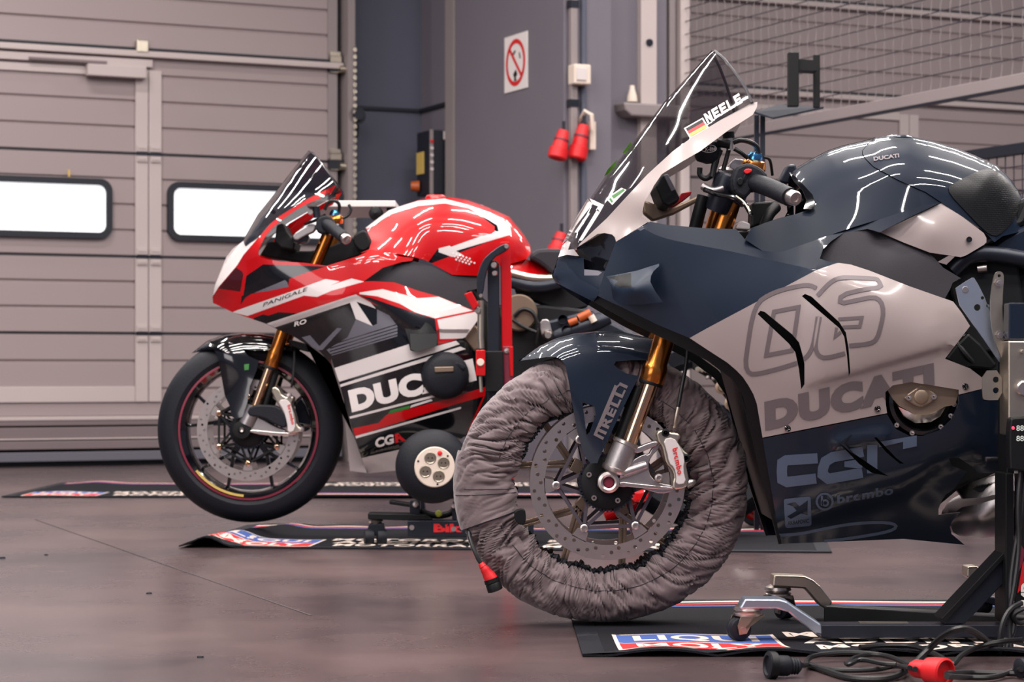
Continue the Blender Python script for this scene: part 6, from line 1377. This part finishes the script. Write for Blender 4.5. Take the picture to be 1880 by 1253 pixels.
MB().lathe(U(*zS(198, 780)[0], 6.88), (0, -1, 0), [(.0, .006), (.010, .006), (.012, 0)], 16).build('bolt', 'cream_plastic', LS)
lpr('black_plate', zS(240, 680, 395, 680, 400, 1034, 240, 1034), 6.93, 6.95, 'black')
lpr('post_flange', zS(388, 640, 480, 640, 482, 1000, 400, 1000), 6.95, 6.98, 'red_line')
lpr('post_flange_face', zS(440, 640, 480, 640, 482, 900, 455, 900), 6.94, 6.952, 'red')
MB().lathe(U(*zS(425, 680)[0], 6.95), (0, -1, 0), [(.0, .006), (.008, .005), (.009, 0)], 14).build('bolt', 'steel', LS)
MB().tube([U(*zS(198, 900)[0], 6.92), U(*zS(205, 1034)[0], 6.92)], .006, 10).build('rod', 'zinc', LS)
beam = lpr('base_beam', [(748, 956), (980, 958), (980, 988), (748, 986)], 6.98, 7.06, 'dark_metal')
flat_loops('lettering', place_text(text_loops('BikeLift', .05), (796, 978), (118, 0), (0, -16)), lambda x, y: U(x, y, 6.978), 'red_matte', beam)
for x, y in r6(560, 912, 930, 925): MB().lathe(U(x, y, 6.98), (0, -1, 0), [(.0, .004), (.008, .004), (.009, 0)], 14).build('screw', 'steel', beam)
lpr('base_arm', r6(170, 785, 500, 790, 680, 800, 745, 842, 500, 850, 170, 840), 6.98, 7.06, 'black')
lpr('base_arm', r6(360, 672, 560, 700, 560, 735, 360, 705), 7.30, 7.36, 'black')
lpr('support_column', r6(540, 680, 632, 675, 632, 800, 540, 800), 7.0, 7.06, 'dark_metal')
lpr('support_column', r6(915, 690, 950, 690, 955, 850, 915, 850), 7.0, 7.06, 'dark_metal')
MB().tube([U(*p, 7.03) for p in smooth_loop(r6(632, 760, 700, 795, 800, 812, 900, 790, 930, 760), 2, False)], .010, 12).build('cross_brace', 'black', LS)
MB().lathe(U(*r6(797, 788)[0], 6.99), (0, -1, 0), [(.0, .008), (.008, .006), (.011, 0)], 14).build('yellow_cap', 'olive', LS)
for x, y in r6(590, 710, 932, 722): MB().lathe(U(x, y, 6.98), (0, -1, 0), [(.0, .008), (.007, .007), (.010, 0), (.010, -.02)], 14).build('bolt', 'steel', LS)
c = U(*r6(240, 860)[0], 7.02)
MB().lathe((c.x, 7.02, .075), (0, 0, 1), [(.0, .010), (.02, .010), (.024, 0), (.018, -.008), (.0, -.008)], 18).build('castor_bearing', 'steel', LS)
lpr('castor_fork', r6(180, 880, 310, 880, 330, 985, 150, 985), 7.0, 7.04, 'dark_metal')
MB().lathe((c.x-.02, 7.0, .026), (1, .2, 0), [(.0, -.014), (.024, -.014), (.026, 0), (.024, .014), (.0, .014)], 24).build('castor_wheel', 'rubber', LS)
MB().lathe((c.x+.02, 7.0, .026), (1, .2, 0), [(.0, -.014), (.024, -.014), (.026, 0), (.024, .014), (.0, .014)], 24).build('castor_wheel', 'rubber', LS)
# paddock stand wheel behind the navy fairing
PW = thing('paddock_stand', 'red rear paddock stand with a small black wheel, behind the tyre warmer', 'motorcycle stand', U(1386, 940, 7.9)-Vector((0, 0, .0)))
PW.location.z = 0
c = U(1386, 935, 7.9)
MB().lathe((c.x, 7.9, .056), (-.62, -.78, 0), [(.035, -.02), (.05, -.02), (.057, -.012), (.057, .012), (.05, .02), (.035, .02)], 30).build('stand_tyre', 'rubber', PW)
MB().lathe((c.x, 7.9, .056), (-.62, -.78, 0), [(.0, -.012), (.036, -.012), (.036, .012), (.02, .018), (.012, .024), (.0, .024)], 26).build('stand_rim', 'red', PW)
MB().tube([Vector((c.x, 7.88, .056)), U(1290, 915, 7.7), U(1150, 920, 7.6)], .018, 12).build('stand_bar', 'red', PW)
MB().tube([U(1360, 780, 7.6), U(1374, 830, 7.7), Vector((c.x, 7.88, .08))], .018, 12).build('stand_bar', 'red', PW)
MB().prism(zI(870, 690, 980, 680, 1000, 740, 960, 780, 880, 770), 7.2, 7.3).build('hook_block', 'red', PW, False, bevel=.01)
MB().tube([U(1108, 945, 7.5), U(1160, 925, 7.5), U(1195, 905, 7.5)], .035, 14).build('roller', 'red', PW)
# cable reel
RE = thing('cable_reel', 'round black cable reel with a cream four socket face below the red motorcycle', 'cable reel', U(796, 980, 6.86))
rc = U(795, 857, 6.90); rax = Vector((.16, -1, .0)).normalized()
MB().lathe(rc, rax, [(.0, -.05), (.10, -.05), (.112, -.042), (.115, -.02), (.115, .0), (.108, .012), (.085, .03), (.064, .038), (.0, .038)], 56).build('drum', 'rubber', RE)
fcx = rc+rax*.040
MB().lathe(fcx, rax, [(.0625, -.006), (.0625, .002), (.060, .004), (.0, .004)], 48).build('socket_face', 'cream_plastic', RE)
u_, v_, _a = frame(rax)
def reel(x, y, e): 
    k = (fcx.y-.004)/FPX; return Vector((fcx.x+(x-801)*k, fcx.y-.0045-e+(x-801)*k*.16, fcx.z-(y-858.5)*k))
for x, y in r6(738, 297, 855, 342, 695, 416, 812, 460):
    p = reel(x, y, 0); s = MB(); s.lathe(p, rax, [(.0, -.012+.0125), (.015, .0005), (.0165, .002), (.0185, .0015), (.019, 0)], 26).build('socket', 'zinc', RE)
    for dx in (-.006, .006): MB().lathe(p+Vector((dx, -.001, 0)), rax, [(.0, .001), (.0022, .001), (.0024, 0)], 10).build('pin_hole', 'black', RE)
p = reel(*r6(822, 256)[0], 0); MB().lathe(p, rax, [(.0, .006), (.006, .005), (.0075, 0)], 16).build('reset_button', 'red_matte', RE)
for x, y in r6(632, 326, 892, 281, 802, 530): MB().lathe(reel(x, y, 0), rax, [(.0, .001), (.003, .001), (.0034, 0)], 10).build('screw', 'black', RE)
# high white-topped bench seen over the red motorcycle
WT = thing('work_bench', 'white topped bench edge level with the red motorcycle handlebars', 'table', (U(640, 680, 8.3).x, 8.3, 0))
MB().prism([(563, 368.5), (726, 368.5), (726, 380), (563, 380)], 8.2, 8.8).build('table_top', 'white_flat', WT, False, bevel=.003)
for x_, y_ in ((717, 8.25), (719, 8.7)):
    a = U(x_, 380, y_); MB().bar(a, Vector((U(775, 680, y_).x, y_, 0)), .03, .03).build('leg', 'dark_metal', WT, False)
p = U(690, 392, 8.2); MB().lathe(p, (0, -1, 0), [(.0, .02), (.02, .015), (.026, 0), (.026, -.04)], 16).build('clamp_knob', 'black', WT)
